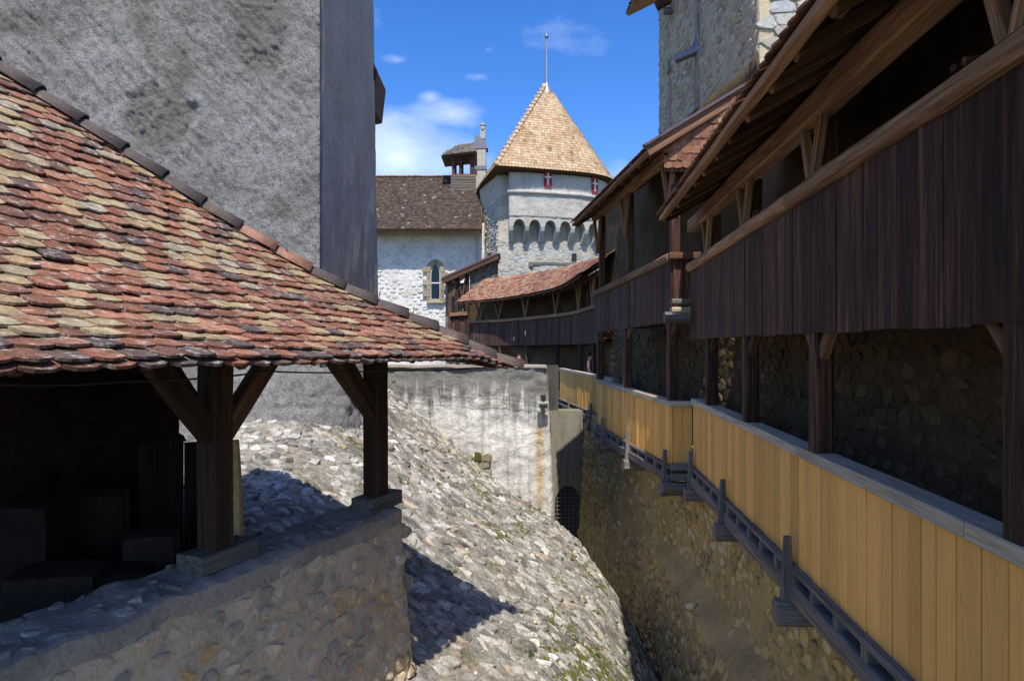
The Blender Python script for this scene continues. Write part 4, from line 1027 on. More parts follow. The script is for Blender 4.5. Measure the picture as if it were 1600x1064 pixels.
# return of the parapet facing the near gallery, tile-hung gable, flashing, stacked timbers
for k in range(2): plank('return_board', Vector((2.99 + k * .2, 12.235 - .012 * k, 1.07)), .196, .028, 1.14, (1, -.04, 0), M['dark_wood'], gb[0])
bar('return_rail', (2.80, 12.2, 1.68), (3.35, 12.17, 1.68), .16, .12, M['brown_wood'], gb[0], .005, 4)
bar('corner_post', (2.93, 12.33, 1.6), (2.93, 12.33, 3.5), .15, .15, M['dark_wood'], gb[0], .004, 4)
b = MB(); b.box((2.95, 12.245, 2.42), .07, .012, .06); nm = b.build('number_plate', M['rope'], gb[0])
b = MB(); b.box((2.935, 12.236, 2.43), .008, .004, .03); b.box((2.935, 12.2355, 2.442), .026, .004, .008); b.box((2.965, 12.236, 2.434), .02, .004, .006); b.box((2.965, 12.236, 2.42), .02, .004, .006)
b.build('number_mark', M['cable'], nm)
for z, mat in ((.60, 'grey_wood'), (.72, 'cap_wood'), (.86, 'grey_wood')):
    bar('stub_timber', (2.80 if z > .65 else 2.68, 12.02, z - .02), (3.25, 12.02, z - .02), .2, .11 if z > .65 else .2, M[mat], gb[0], .012, 4, ch=.3)
rf, ro, rx, ry, rz, rW, rsl = rb
ov = ro if ro.y < 13 else ro + rx * rW
bar('flashing', ov + rz * .075 + Vector((0, -.03, 0)), ov + ry * (rsl + .1) + rz * .075 + Vector((0, -.03, 0)), .14, .05, M['copper_brown'], gb[0])
bar('verge_board', ov - rz * .04 + Vector((0, -.02, 0)), ov + ry * (rsl + .1) - rz * .04 + Vector((0, -.02, 0)), .04, .16, M['brown_wood'], gb[0])
sp = []; rnd = random.Random(2)
for r_ in range(10):
    for c in range(12):
        x = 2.75 + c * .16 + (.08 if r_ % 2 else 0); z = 3.2 + r_ * .13; top = 3.46 + (x - 2.3) * math.tan(R(32)) - .16
        if z < top - .02: sp.append((Vector((x, 12.02 + rnd.uniform(-.01, .01), z)), *frame3((1, 0, 0), (0, .06, 1))))
gbl = MB(); gbl.prism([(2.7, 12.06, 3.15), (4.5, 12.06, 3.15), (4.5, 12.06, 4.75), (2.7, 12.06, 3.62)], (0, .05, 0)); gbo = gbl.build('gable', M['brown_wood'], gb[0])
tiles(gbo, sp, (.155, .22, .016, .02), M['gallery_tile'], 120, 6)
bar('prop', (PX(1012, 15.2), 15.0, .56), (PX(1016, 15.2) , 14.9, 1.0), .05, .05, M['cap_wood'], gb[0])

# ================================================================== GALLERY C (far, curving round)
cc = Curve([(PX(936, 22.3), 22.3), (PX(905, 26), 26), (PX(868, 29), 29), (PX(800, 33), 33), (PX(735, 35.6), 35.6)], flip=False)
if cc.nrm(cc.L / 2).x > 0: cc.flip *= -1
gc = empty('far_gallery', (0, 31, -1.8), 'far curving gallery with plum brown boards under a red tile roof, before the pointed tower', 'gallery', 'roofed timber galleries along the curtain wall')
rnd = random.Random(5); u = 0
while u < cc.L:
    wdt = rnd.uniform(.17, .26); c = cc.pt(u + wdt / 2, 0, rnd.uniform(-.01, .01)); t = cc.tan(u + wdt / 2)
    plank('board', Vector((c.x, c.y, .82)), wdt - .008, .03, 1.18, (-t.x, -t.y, 0), M['plum_wood'], gc); u += wdt
k = 9
for i in range(k):
    u0, u1 = cc.L * i / k, cc.L * (i + 1) / k
    bar('top_rail', cc.pt(u0, 1.46, .02), cc.pt(u1, 1.46, .02), .16, .13, M['old_wood'], gc, .01, 4)
    bar('plate_beam', cc.pt(u0, 2.52, 0), cc.pt(u1, 2.52, 0), .16, .18, M['brown_wood'], gc, .006, 3)
    bar('sill_beam', cc.pt(u0, .30, -.1), cc.pt(u1, .30, -.1), .14, .16, M['brown_wood'], gc)
for px, d in ((925, 23.4), (906, 26), (870, 28.9), (823, 31.8), (782, 33.9), (752, 35)):
    u = cc.u_of_y(d)
    bar('lower_post', cc.pt(u, -1.7, -.06), cc.pt(u, .3, -.06), .17, .17, M['plum_wood'], gc)
    bar('upper_post', cc.pt(u, 1.4, -.12), cc.pt(u, 2.5, -.12), .15, .15, M['brown_wood'], gc)
    for s_ in (-.34, .34): bar('strut', cc.pt(u, 1.5, .02), cc.pt(u + s_, 2.45, .02), .08, .08, M['old_wood'], gc)
b = MB(); n = 30
for i in range(n + 1):
    u = cc.L * i / n; b.v += [cc.pt(u, .36, 0), cc.pt(u, .36, -1.3), cc.pt(u, .28, 0), cc.pt(u, .28, -1.3)]
for i in range(n): k = i * 4; b.f += [(k, k + 1, k + 5, k + 4), (k + 2, k + 6, k + 7, k + 3), (k, k + 4, k + 6, k + 2)]
b.t = [.5] * len(b.f); b.build('floor', M['brown_wood'], gc)
# roof of C: follows the curve
b = MB(); cang = R(34); csl = 2.3
def cro(u, v): h = .62 - v * math.cos(cang); return cc.pt(u, 2.44 + v * math.sin(cang), h)
ue0, ue1 = -.2, cc.L + .55
for i in range(n + 1):
    u = lerp(ue0, ue1, i / n); b.v += [cro(u, 0), cro(u, csl)]
for i in range(n): k = i * 2; b.f.append((k, k + 2, k + 3, k + 1))
for v in list(b.v): b.v.append(v - Vector((0, 0, .05)))
m_ = 2 * (n + 1)
for i in range(n): k = i * 2 + m_; b.f += [(k + 1, k + 3, k + 2, k), (i * 2, k, k + 2, i * 2 + 2)]
b.t = [.5] * len(b.f); cr = b.build('roof', M['brown_wood'], gc)
sp = []; rnd = random.Random(6)
for r_ in range(int(csl / .16)):
    for c in range(int((ue1 - ue0) / .18)):
        u = ue0 + (c + (.5 if r_ % 2 else 0)) * .18; p = cro(u, r_ * .16); q = cro(u, r_ * .16 + .3); q2 = cro(u + .1, r_ * .16); x, y, z = frame3(q2 - p, q - p)
        if z.z < 0: x, y, z = frame3(p - q2, q - p)
        tl = -.09 + rnd.uniform(-.04, .04); yy = y * math.cos(tl) + z * math.sin(tl); sp.append((p + z * (.05 + rnd.uniform(0, .012)), *frame3(x, yy)))
tiles(cr, sp, (.174, .36, .02, .03), M['far_tile'], 0, 6)
for i in range(12):
    u = cc.L * (i + .5) / 12; bar('rafter', cro(u, .05) - Vector((0, 0, .12)), cro(u, 1.2) - Vector((0, 0, .12)), .1, .11, M['brown_wood'], gc)
ccv = Curve([tuple(cc.pt(lerp(0, cc.L + 3, i / 12), 0, -1.45).xy) for i in range(13)], flip=cc.flip < 0)
fw = empty('far_curtain_wall', (1, 33, -2), 'shadowed ochre curtain wall seen under and through the far gallery', 'wall')
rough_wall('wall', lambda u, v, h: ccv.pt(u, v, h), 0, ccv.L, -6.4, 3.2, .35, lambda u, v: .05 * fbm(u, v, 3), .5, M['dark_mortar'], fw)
for y0, z0, zh in ((.7, .72, .25), (.5, .70, .2)): pass
for px, py, h_ in ((820, 519, .24), (802.5, 527, .16)):
    u = cc.u_of_y(31.8 if px > 810 else 32.8); b = MB(); p = cc.pt(u, .8 if px > 810 else .55, .03); t = cc.tan(u); b.box(p, .07, .02, h_, (Vector((t.x, t.y, 0)), Vector((-t.y, t.x, 0)), Vector((0, 0, 1)))); b.build('notice', M['white_paint'], gc)
# floor that the far gallery posts and visitors stand on
b = MB(); b.prism([tuple(cc.pt(u, -1.72, -1.5)) for u in np.linspace(0, cc.L + 2, 12)] + [tuple(cc.pt(u, -1.72, .35)) for u in np.linspace(cc.L + 2, 0, 12)], (0, 0, -.25)); b.build('lower_floor', M['grey_wood'], gc)
b = MB()
rough_wall('terrace', lambda u, v, h: Vector((u, v, -1.70 + h)), -9, .9, CW + .3, 42, .6, lambda u, v: .02 * noise.noise((u, v, 1)), 2.0, M['soil']).__setitem__('kind', 'structure')

# ================================================================== RIGHT TOWER
rt = empty('square_tower', (6.5, 16, -2), 'tall beige rubble tower rising behind the gallery roofs at upper right', 'tower')
TX, TY0, TY1, TTOP = 4.35, 12.0, 20.0, 11.0
lw = rough_wall('left_wall', lambda u, v, h: Vector((TX - h - (u - TY0) * .005, u, v)), TY1, TY0, -2, TTOP, .16, lambda u, v: .03 * fbm(u * 1.5, v * 1.5, 3), .8, M['tower_mortar'], rt)
GROOVES = [(18.6, 5.4, 7.55), (18.35, 9.05, 9.85), (15.9, 5.0, 8.9)]
def rt_keep(u, v):
    for y, z0, z1 in GROOVES:
        if abs(u - y) < .17 and z0 < v < z1: return False
    return v > 3.0
stone_field(lw, 'stone', cells(TY0 + .05, TY1 - .05, 3.0, TTOP, .27, .16, 61, .44), lambda u, v, h: Vector((TX - h - (u - TY0) * .005, u, v)), M['tower_stone'], .006, (.006, .028), 16, 300, soft=.3, shrink=(.7, 1.), keep=rt_keep, flip=True)
fwl = rough_wall('front_wall', lambda u, v, h: Vector((u, TY0 - h, v)), TX + .02, 8.5, -2, TTOP, .16, lambda u, v: -.02 + .008 * fbm(u * 1.5, v * 1.5, 9), .8, M['tower_mortar'], rt)
stone_field(fwl, 'stone', cells(TX + .03, 8.4, 3.0, TTOP, .36, .22, 62, .38), lambda u, v, h: Vector((u, TY0 - h, v)), M['pale_stone'], .006, (.02, .05), 17, 80, soft=.10, shrink=(.97, 1.), smooth=False, cut=.12)
for (y, z0, z1) in GROOVES:                                     # arrow slits with gutters and beams in them
    b = MB(); b.box((TX - .045, y, (z0 + z1) / 2), .04, .26, z1 - z0); b.build('slit', M['wall_top'], rt)  # strip's darker colour stands in for the groove's shade
    b = MB(); b.prism([(TX - .1, y - .16, z1), (TX - .1, y + .16, z1), (TX - .1, y, z1 + .35)], (.15, 0, 0)); b.build('slit_hood', M['sandstone'], rt)
bar('drain_spout', (TX + .1, 18.35, 9.55), (TX - .45, 18.5, 9.3), .16, .22, M['dark_wood'], rt)
for z in (9.1,): bar('drain_pipe', (TX + .1, 18.35, z), (TX - .28, 18.35, z), .2, .2, M['lead'], rt, rnd=True)
bar('drain_pipe', (TX + .1, 18.6, 5.85), (TX - .32, 18.7, 5.85), .2, .2, M['iron'], rt, rnd=True)
bar('drain_spout', (TX + .1, 15.8, 7.0), (TX - .5, 16.1, 6.85), .2, .16, M['lead'], rt)
bar('drain_pipe', (TX + .05, 15.9, 7.3), (TX - .12, 15.9, 6.9), .2, .2, M['lead'], rt, rnd=True)
# eave along the top
tro = Vector((TX - .85, 20.9, 10.25)); trs = tile_plane(tro, (0, -1, 0), (.9, 0, .45), 9.5, 3, .2, .17, .4, .04, 8)
dk = plane_slab(tro + Vector((.03, 0, 0)), (0, -1, 0), (.9, 0, .45), 9.5, 3, .05); rr_ = dk.build('roof', M['old_wood'], rt); tiles(rr_, trs, (.19, .4, .03, .06), M['far_tile'], 20, 6)

# ================================================================== CHAPEL
ch = empty('chapel', (-6, 48, -2), 'whitewashed chapel wing with dark brown tile roof and a lancet window', 'chapel')
CY = 45.2; EZ = 7.72
def chs(u, v, h): return Vector((u, CY - h, v))
rough_wall('wall', chs, -15, PX(757, CY), -2, 8.4, .22, lambda u, v: .05 * fbm(u * .9, v * .9, 3) + .03 * noise.noise((u * 3, v * 5, 1)), .8, M['chapel_wall'], ch)
M['white_stone'] = stone_mat('white_stone', [(0, (.62, .58, .50)), (.7, (.80, .77, .70)), (1, (.66, .66, .65))], .35)
stone_field(ch, 'wall_stone', cells(PX(575, CY), PX(752, CY), 0, 6.9, .46, .26, 81, .42), lambda u, v, h: chs(u, v, h), M['white_stone'], .01, (.008, .04), 5, 0, soft=.2, shrink=(.45, .95), smooth=False, cut=.16, keep=lambda u, v: abs(u - PX(680.5, CY)) > .75 or v > 6.2 or v < 2.9)
co = Vector((-15, CY - 1.45, EZ)); cyd = Vector((0, 5.6, 5.0)); cw_ = PX(751, CY - 1.45) + 15; csl2 = 7.0
dk = plane_slab(co, (1, 0, 0), cyd, cw_, csl2, .12); chr_ = dk.build('roof', M['brown_wood'], ch)
tiles(chr_, tile_plane(co, (1, 0, 0), cyd, cw_, csl2, .2, .19, .42, .05, 12), (.19, .42, .025, .05), M['chapel_tile'], 0, 6)
rq = co + frame3((1, 0, 0), cyd)[1] * csl2
for k in range(0): pass
b = MB(); x = -15
while x < PX(712, 49.5):
    half_round(rq + Vector((x + 15, 0, .03)), rq + Vector((x + 15 + .46, 0, .03)), .17, .14, Vector((0, 0, 1)), M['far_tile'], chr_, 'ridge_tile', random.uniform(.1, .6)); x += .42
bar('barge_board', co + Vector((cw_, 0, -.1)), co + Vector((cw_, 0, -.1)) + frame3((1, 0, 0), cyd)[1] * 3, .08, .3, M['red_paint'] if False else M['brown_wood'], ch)
bar('downpipe', (PX(745, CY - .3), CY - .25, EZ - .2), (PX(745, CY - .3), CY - .25, 0), .1, .1, M['zinc'], ch, rnd=True)
# lancet window
wx, wz0, wz1 = PX(680.5, CY), (HOR - 466) / FPX * CY, (HOR - 415) / FPX * CY; hw = .27
lan = [(wx - hw, wz0), (wx + hw, wz0), (wx + hw, wz1 - .45), (wx + hw * .6, wz1 - .14), (wx, wz1), (wx - hw * .6, wz1 - .14), (wx - hw, wz1 - .45)]
b = MB(); b.prism([(x, CY - .10, z) for x, z in lan], (0, .05, 0)); win = b.build('window', M['glass'], ch)
b = MB(); b.box((wx, CY - .13, lerp(wz0, wz1, .46)), 2 * hw, .03, .07); b.build('glazing_bar', M['white_paint'], win)
rnd = random.Random(3); z = wz0 - .3; k = 0
while z < wz1 - .3:
    hh = rnd.uniform(.34, .5)
    for s_ in (-1, 1):
        wl = .50 if (k % 2 == 0) == (s_ > 0) else .24
        b = MB(); b.box((wx + s_ * (hw + .06 + wl / 2), CY - .10, z + hh / 2), wl, .16, hh - .03, tint=rnd.random()); b.build('quoin', M['sandstone'], win)
    z += hh; k += 1
for i in range(7):
    a0 = math.pi * i / 7; a1 = math.pi * (i + 1) / 7; q = [(wx + math.cos(a) * r, CY - .12, wz1 - .38 + math.sin(a) * r * 1.25) for a, r in ((a0, hw + .06), (a1, hw + .06), (a1, hw + .36), (a0, hw + .36))]
    b = MB(); b.prism(q, (0, .12, 0), rnd.random()); b.build('arch_stone', M['sandstone'], win)
b = MB(); b.prism([(wx - .55, CY - .25, wz0 - .32), (wx + .55, CY - .25, wz0 - .32), (wx + .45, CY - .05, wz0 - .02), (wx - .45, CY - .05, wz0 - .02)], (0, .2, 0)); b.build('sill', M['sandstone'], win)
# belfry turret on the chapel ridge
BY = 47.5
bx0, bx1 = PX(706, BY), PX(743, BY); z_ = lambda py: (HOR - py) / FPX * BY
def bel(nm, parent=ch): return nm
b = MB(); b.box(((bx0 + bx1) / 2, BY + .9, (z_(310) + z_(272)) / 2), bx1 - bx0, 1.8, z_(272) - z_(310)); bt = b.build('belfry', M['brown_wood'], ch)
for k in range(7):
    z0 = lerp(z_(303), z_(273), k / 7); hh = (z_(273) - z_(303)) / 7
    bar('clapboard', (bx0 - .06, BY - .05, z0 + hh * .5), (bx1 + .03, BY - .05, z0 + hh * .5), .05, hh * .86, M['old_wood'] if k > 5 else M['grey_wood'], bt)
for x in (bx0 + .1, lerp(bx0, bx1, .36), bx1 - .14):
    bar('belfry_post', (x, BY + .1, z_(273)), (x, BY + .1, z_(238)), .2 if x < bx1 - .3 else .5, .18, M['plum_wood'], bt)
    bar('belfry_post', (x, BY + 1.7, z_(273)), (x, BY + 1.7, z_(240)), .2, .18, M['plum_wood'], bt)
axl, axr = lerp(bx0, bx1, .38), bx1 - .33; az0 = z_(256); q = [(axl, az0)] + [(lerp(axl, axr, i / 8), az0 + .42 * math.sin(math.pi * i / 8) ** .6) for i in range(1, 8)] + [(axr, az0)]
b = MB(); b.prism([(x, BY + .08, z) for x, z in q] + [(bx1, BY + .08, az0), (bx1, BY + .08, z_(240)), (bx0, BY + .08, z_(240)), (bx0, BY + .08, az0)], (0, .1, 0)); b.build('belfry_arch', M['plum_wood'], bt)
b = MB(); e0 = Vector((PX(688, BY) , BY - .5, z_(249))); 
rp = [Vector((PX(690, BY), BY - .5, z_(247))), Vector((PX(744, BY), BY - .5, z_(241))), Vector((PX(744, BY), BY + 2.4, z_(241))), Vector((PX(690, BY), BY + 2.4, z_(247))), Vector((PX(719, BY), BY + .9, z_(220))), Vector((PX(742, BY), BY + .9, z_(220)))]
b.add(rp, [(0, 1, 5, 4), (1, 2, 5), (2, 3, 4, 5), (3, 0, 4), (0, 3, 2, 1)]); br = b.build('belfry_roof', M['bark_tile'], bt)
x_, y_, zz_ = frame3(rp[1] - rp[0], rp[4] - rp[0]); hgt = (rp[4] - rp[0]).dot(y_); l0 = (rp[4] - rp[0]).dot(x_); Wd = (rp[1] - rp[0]).length
tiles(br, tile_plane(rp[0], rp[1] - rp[0], rp[4] - rp[0], Wd, hgt, .2, .2, .35, .08, 5, keep=lambda u, v: u > l0 * v / hgt), (.19, .36, .03, .02), M['bark_tile'], 0, 5)
pr = MB(); x0, x1 = PX(743, BY), PX(759, BY)
pr.box(((x0 + x1) / 2, BY + .5, (z_(300) + z_(232)) / 2), x1 - x0, .9, z_(232) - z_(300)); pier = pr.build('stone_pier', M['pale_stone'], ch)
b = MB(); b.box(((x0 + x1) / 2, BY + .5, z_(262)), (x1 - x0) + .1, 1.0, .25); b.build('lead_band', M['lead'], pier)
b = MB(); xm = (x0 + x1) / 2; b.prism([(x0 - .15, BY, z_(232)), (x1 + .15, BY, z_(232)), (x1 + .02, BY, z_(222)), (xm, BY, z_(214)), (x0 - .05, BY, z_(212))], (0, 1.0, 0)); b.build('pier_cap', M['lead'], pier)
b = MB(); fx = PX(754, BY); b.box((fx, BY + .5, z_(209)), .34, .34, .5); b.box((fx, BY + .5, z_(196)), .3, .3, .3); b.prism([(fx - .2, BY + .3, z_(193)), (fx + .2, BY + .3, z_(193)), (fx, BY + .3, z_(189))], (0, .4, 0))
for s_ in (-.13, .13): b.box((fx + s_, BY + .5, z_(202)), .08, .3, .35)
b.build('finial_lantern', M['pale_stone'], pier)

# ================================================================== POINTED TOWER
tw = empty('pointed_tower', (2.4, 46, -2), 'round plastered tower with golden pointed tile roof and arched machicolations', 'tower')
APEX = Vector((PX(854, 46), 46, (HOR - 132) / FPX * 46)); TE = 11.0
def pv(px, d): return (PX(px, d), d)
eave_front = [pv(775, 41.0), pv(812, 41.35), pv(850, 41.8), pv(880, 42.15), pv(905, 42.5), pv(930, 43.0), pv(948, 43.7), pv(958, 44.8), pv(961, 46.3), (6.9, 48.5), (5.8, 50.5), (3.5, 51.8), (0, 51.5), (-2.3, 49.5)]
left_far = (-2.45, 47.0)
fc = Curve(eave_front)                                          # travels left -> right, outside is on the right-hand side
def fcn(u): 
    n = fc.nrm(u); c = Vector((2.4, 46.5)); 
    return n if n.dot(fc.at(u) - c) > 0 else -n
def tpt(u, off, z): a = fc.at(u); n = fcn(u); return Vector((a.x + n.x * off, a.y + n.y * off, z))
# cone deck + tiles
b = MB(); nS = 70
for i in range(nS + 1): b.v.append(tpt(fc.L * i / nS, 0, TE))
b.v += [Vector((*left_far, TE)), APEX]
for i in range(nS): b.f.append((i, i + 1, nS + 2))
b.f += [(nS, nS + 1, nS + 2), (nS + 1, 0, nS + 2), tuple(range(nS + 1, -1, -1))]; b.t = [.5] * len(b.f)
cone = b.build('roof', M['brown_wood'], tw)
sp = []; rnd = random.Random(8); ex, tw_ = .20, .205
nrow = 36
for r_ in range(nrow):
    t = r_ / nrow
    if t > .955: break
    s_ = 1 - t; n = max(3, int(fc.L * .62 * s_ / tw_))
    for c in range(n):
        u = (c + (.5 if r_ % 2 else 0)) * fc.L * .62 / n + .02; p0 = tpt(u, .08, TE); p = p0.lerp(APEX, t); q = tpt(u + .2, .08, TE).lerp(APEX, t)
        x, y, z = frame3(q - p, APEX - p0)
        if z.z < 0: x, y, z = frame3(p - q, APEX - p0)
        tl = -.10 + rnd.uniform(-.03, .03); yy = y * math.cos(tl) + z * math.sin(tl); sp.append((p + z * .05, *frame3(x, yy)))
def cone_tint(p, r): return clamp(r.gauss(.62, .2) + .35 * noise.noise((p.x * .9, p.y * .9, p.z * .9)))
tiles(cone, sp, (.195, .45, .03, .07), M['cone_tile'], 0, 6, cone_tint)
a0 = Vector((*left_far, TE)); a1 = tpt(0, 0, TE)            # flat left flank of the roof
sp = []
for r_ in range(nrow):
    t = r_ / nrow
    if t > .95: break
    pa, pb = a0.lerp(APEX, t), a1.lerp(APEX, t); n = max(1, int((pb - pa).length / .21))
    for c in range(n):
        p = pa.lerp(pb, (c + (.5 if r_ % 2 else .1)) / n); x, y, z = frame3(pb - pa, APEX - (a0 + a1) / 2)
        if z.z < 0: x, y, z = frame3(pa - pb, APEX - (a0 + a1) / 2)
        sp.append((p + z * .05, x, y, z))
tiles(cone, sp, (.195, .45, .03, .06), M['cone_tile'], 0, 6, lambda p, r: r.uniform(0, .35))
for k in range(22):
    t0 = k / 22 * .97; t1 = (k + 1.15) / 22 * .97
    half_round(a1.lerp(APEX, t0) + Vector((-.03, -.05, .06)), a1.lerp(APEX, t1) + Vector((-.03, -.05, .03)), .17, .14, Vector((-.3, -.6, .8)), M['cone_ridge'], cone, 'hip_tile', random.random())
def lathe(name, prof, c, mat, parent, n=14):
    b = MB()
    for r, z in prof:
        for i in range(n): a = 2 * math.pi * i / n; b.v.append(Vector((c[0] + r * math.cos(a), c[1] + r * math.sin(a), z)))
    for k in range(len(prof) - 1):
        for i in range(n): j = (i + 1) % n; b.f.append((k * n + i, k * n + j, (k + 1) * n + j, (k + 1) * n + i))
    b.t = [.5] * len(b.f); return b.build(name, mat, parent, True)
az = APEX.z
za = lambda py: (HOR - py) / FPX * 46
lathe('finial_cap', [(.55, az - .75), (.40, az - .45), (.16, az - .05), (.12, az + .1)], APEX, M['zinc'], tw)
lathe('spire', [(.13, az), (.11, za(105)), (.08, za(80)), (.055, za(62)), (.05, za(59))], APEX, M['zinc'], tw)
lathe('finial_ball', [(.02, za(60.5)), (.14, za(59)), (.17, za(57.5)), (.12, za(56)), (.03, za(55)), (.015, za(51))], APEX, M['zinc'], tw)
# main body: flank, corner and the wall under the machicolations
bc = Curve([pv(750, 46.6), pv(776.5, 42.75)], dense=False)
def flank(u, v, h): a = bc.at(u); t = bc.tan(u); n = Vector((t.y, -t.x)); n = n if n.x < 0 else -n; return Vector((a.x + n.x * h, a.y + n.y * h, v))
rough_wall('flank_wall', flank, 0, bc.L, -2, TE - .02, .16, lambda u, v: (.10 * fbm(u * 1.6, v * 1.8, 2, 5, .8) + .07 * noise.noise((u * 4.5, v * 6, 3))) * (1.0 if v < 9.2 else .4), .4, M['tower_rubble'], tw)
stone_field(tw, 'rubble_stone', cells(.05, bc.L - .05, 3.5, 9.3, .34, .22, 71, .46), flank, M['pale_stone'], .01, (.02, .08), 3, 0, soft=.2, shrink=(.6, .95), smooth=False)
b = MB(); b.box(flank(bc.L * .62, 5.9, .02), .22, .25, .75); b.build('flank_opening', M['iron'], tw)
bodyc = Curve([pv(776.5, 42.7), pv(810, 42.75), pv(850, 43.05), pv(890, 43.5), pv(920, 44.1), pv(938, 45.0), pv(946, 46.3), (6.3, 48.3), (5.2, 50.0), (3.0, 51.0), (0, 50.8), (-1.9, 49.0), pv(750, 46.6)])
def bodyp(u, v, h): a = bodyc.at(u); n = bodyc.nrm(u); c = Vector((2.2, 46.5)); n = n if n.dot(a - c) > 0 else -n; return Vector((a.x + n.x * h, a.y + n.y * h, v))
rough_wall('wall', bodyp, 0.02, bodyc.L, -2, TE - .03, .2, lambda u, v: .05 * fbm(u * 1.2, v * 1.4, 5, 4, .7) + .03 * noise.noise((u * 3, v * 5, 2)), .4, M['tower_rubble'], tw)
stone_field(tw, 'wall_stone', cells(.05, 9.5, 2.5, 6.9, .38, .24, 72, .40), bodyp, M['pale_stone'], .010, (.008, .025), 4, 0, soft=.12, shrink=(.85, .99), smooth=False, cut=.16)
# projecting drum with ledge, arches and corbels
ub0 = .0
drum = Curve([pv(794.5, 42.55), pv(795, 41.95), pv(812, 41.95), pv(850, 42.3), pv(880, 42.65), pv(905, 43.0), pv(928, 43.5), pv(943, 44.2), pv(951, 45.2), pv(953, 46.5), (6.5, 48.4)], dense=False)
dr2 = Curve([pv(795, 41.95), pv(812, 41.95), pv(850, 42.3), pv(880, 42.65), pv(905, 43.0), pv(928, 43.5), pv(943, 44.2), pv(951, 45.2), pv(953, 46.5), (6.5, 48.4)])
def drp(u, v, h): a = dr2.at(u); n = dr2.nrm(u); c = Vector((2.2, 46.5)); n = n if n.dot(a - c) > 0 else -n; return Vector((a.x + n.x * h, a.y + n.y * h, v))
AZ, AS, CB = 8.05, 7.62, 6.75               # arch crown, springing, corbel foot
rough_wall('drum', drp, 0, dr2.L, AZ + .12, TE - .06, .15, lambda u, v: .035 * fbm(u * 1.5, v * 2, 5, 5, .8) + .02 * noise.noise((u * 5, v * 8, 2)), .65, M['tower_plaster'], tw)
b = MB(); b.prism([drp(0.0, z, .02 + e) for z, e in ((9.62, 0), (9.66, .12), (9.82, .13), (9.88, 0))], (.01, 0, 0)); 
nL = 40; b = MB()
for i in range(nL + 1):
    u = dr2.L * i / nL - .08
    for z, e in ((9.60, .0), (9.64, .11), (9.80, .13), (9.88, .0)): b.v.append(drp(u, z + .02 * noise.noise((u, z, 1)), e))
for i in range(nL):
    for j in range(3): k = i * 4 + j; b.f.append((k, k + 4, k + 5, k + 1))
b.f.append((0, 1, 2, 3)); b.t = [.5] * len(b.f); b.build('ledge', M['tower_plaster'], tw, True)
bay = 1.0; pierw = .25; u = .02
k = 0
while u + bay < dr2.L:
    # pier / corbel at u, arch between u+pierw and u+bay
    def corb(uu, wv):
        prof = [(AZ + .15, .0, .62), (AS, .0, .62), (AS - .25, -.06, .62), (AS - .5, -.24, .62), (CB, -.55, .62)]; b = MB()
        for z, f, bk in prof:
            for q in (uu, uu + wv): b.v += [drp(q, z, f), drp(q, z, -bk - .05)]
        for i in range(len(prof) - 1):
            a = i * 4; c = a + 4; b.f += [(a, c, c + 2, a + 2), (a + 1, c + 1, c, a), (a + 2, c + 2, c + 3, a + 3)]
        b.f.append((16, 17, 19, 18)); b.t = [random.random()] * len(b.f); b.build('corbel', M['pale_stone'], tw)
    corb(u, pierw)
    w0, w1 = u + pierw, u + bay; ns = 8; b = MB()
    for i in range(ns + 1):
        t = i / ns; q = lerp(w0, w1, t); z = AS + (AZ - AS) * math.sqrt(max(0, 1 - (2 * t - 1) ** 2)); b.v += [drp(q, z, 0), drp(q, AZ + .14, 0), drp(q, z, -.6)]
    for i in range(ns): a = i * 3; c = a + 3; b.f += [(a, c, c + 1, a + 1), (a + 2, c + 2, c, a)]
    b.t = [.6] * len(b.f); b.build('arch', M['pale_stone'], tw)
    u += bay; k += 1
# shutters with white cross
for px, py in ((855.5, 280), (928.5, 290)):
    un = min((i * .02 for i in range(int(dr2.L / .02))), key=lambda q: abs(dr2.at(q).x / dr2.at(q).y * FPX + 800 - px)); p = drp(un, (HOR - py) / FPX * dr2.at(un).y, .06); t = dr2.tan(un); ax = (Vector((t.x, t.y, 0)), Vector((-t.y, t.x, 0)), Vector((0, 0, 1)))
    for s_ in (-1, 1):
        b = MB(); b.box(p + ax[0] * (s_ * .125), .245, .05, 1.06, ax); sh = b.build('shutter', M['red_paint'], tw)
        b = MB(); b.box(p + ax[0] * (s_ * .035) - ax[1] * .033, .05, .012, .78, ax); b.box(p + ax[0] * (s_ * .115) - ax[1] * .036 + Vector((0, 0, .10)), .23, .012, .09, ax); b.build('cross_half', M['white_paint'], sh)
# beam and holes below the machicolations
yb = 43.15; bar('ledge_beam', P(826, 412, yb - .3), P(906, 413, yb + .55), .22, .22, M['grey_wood'], tw, .01, 6)
for px in (835, 897): q = P(px, 402, 43.1 if px < 860 else 43.55); b = MB(); b.box(q, .32, .12, .45); b.build('put_log_hole', M['iron'], tw)
bar('beam_corbel', P(832, 425, yb), P(829, 414, yb - .35), .25, .22, M['gate_plaster'], tw)

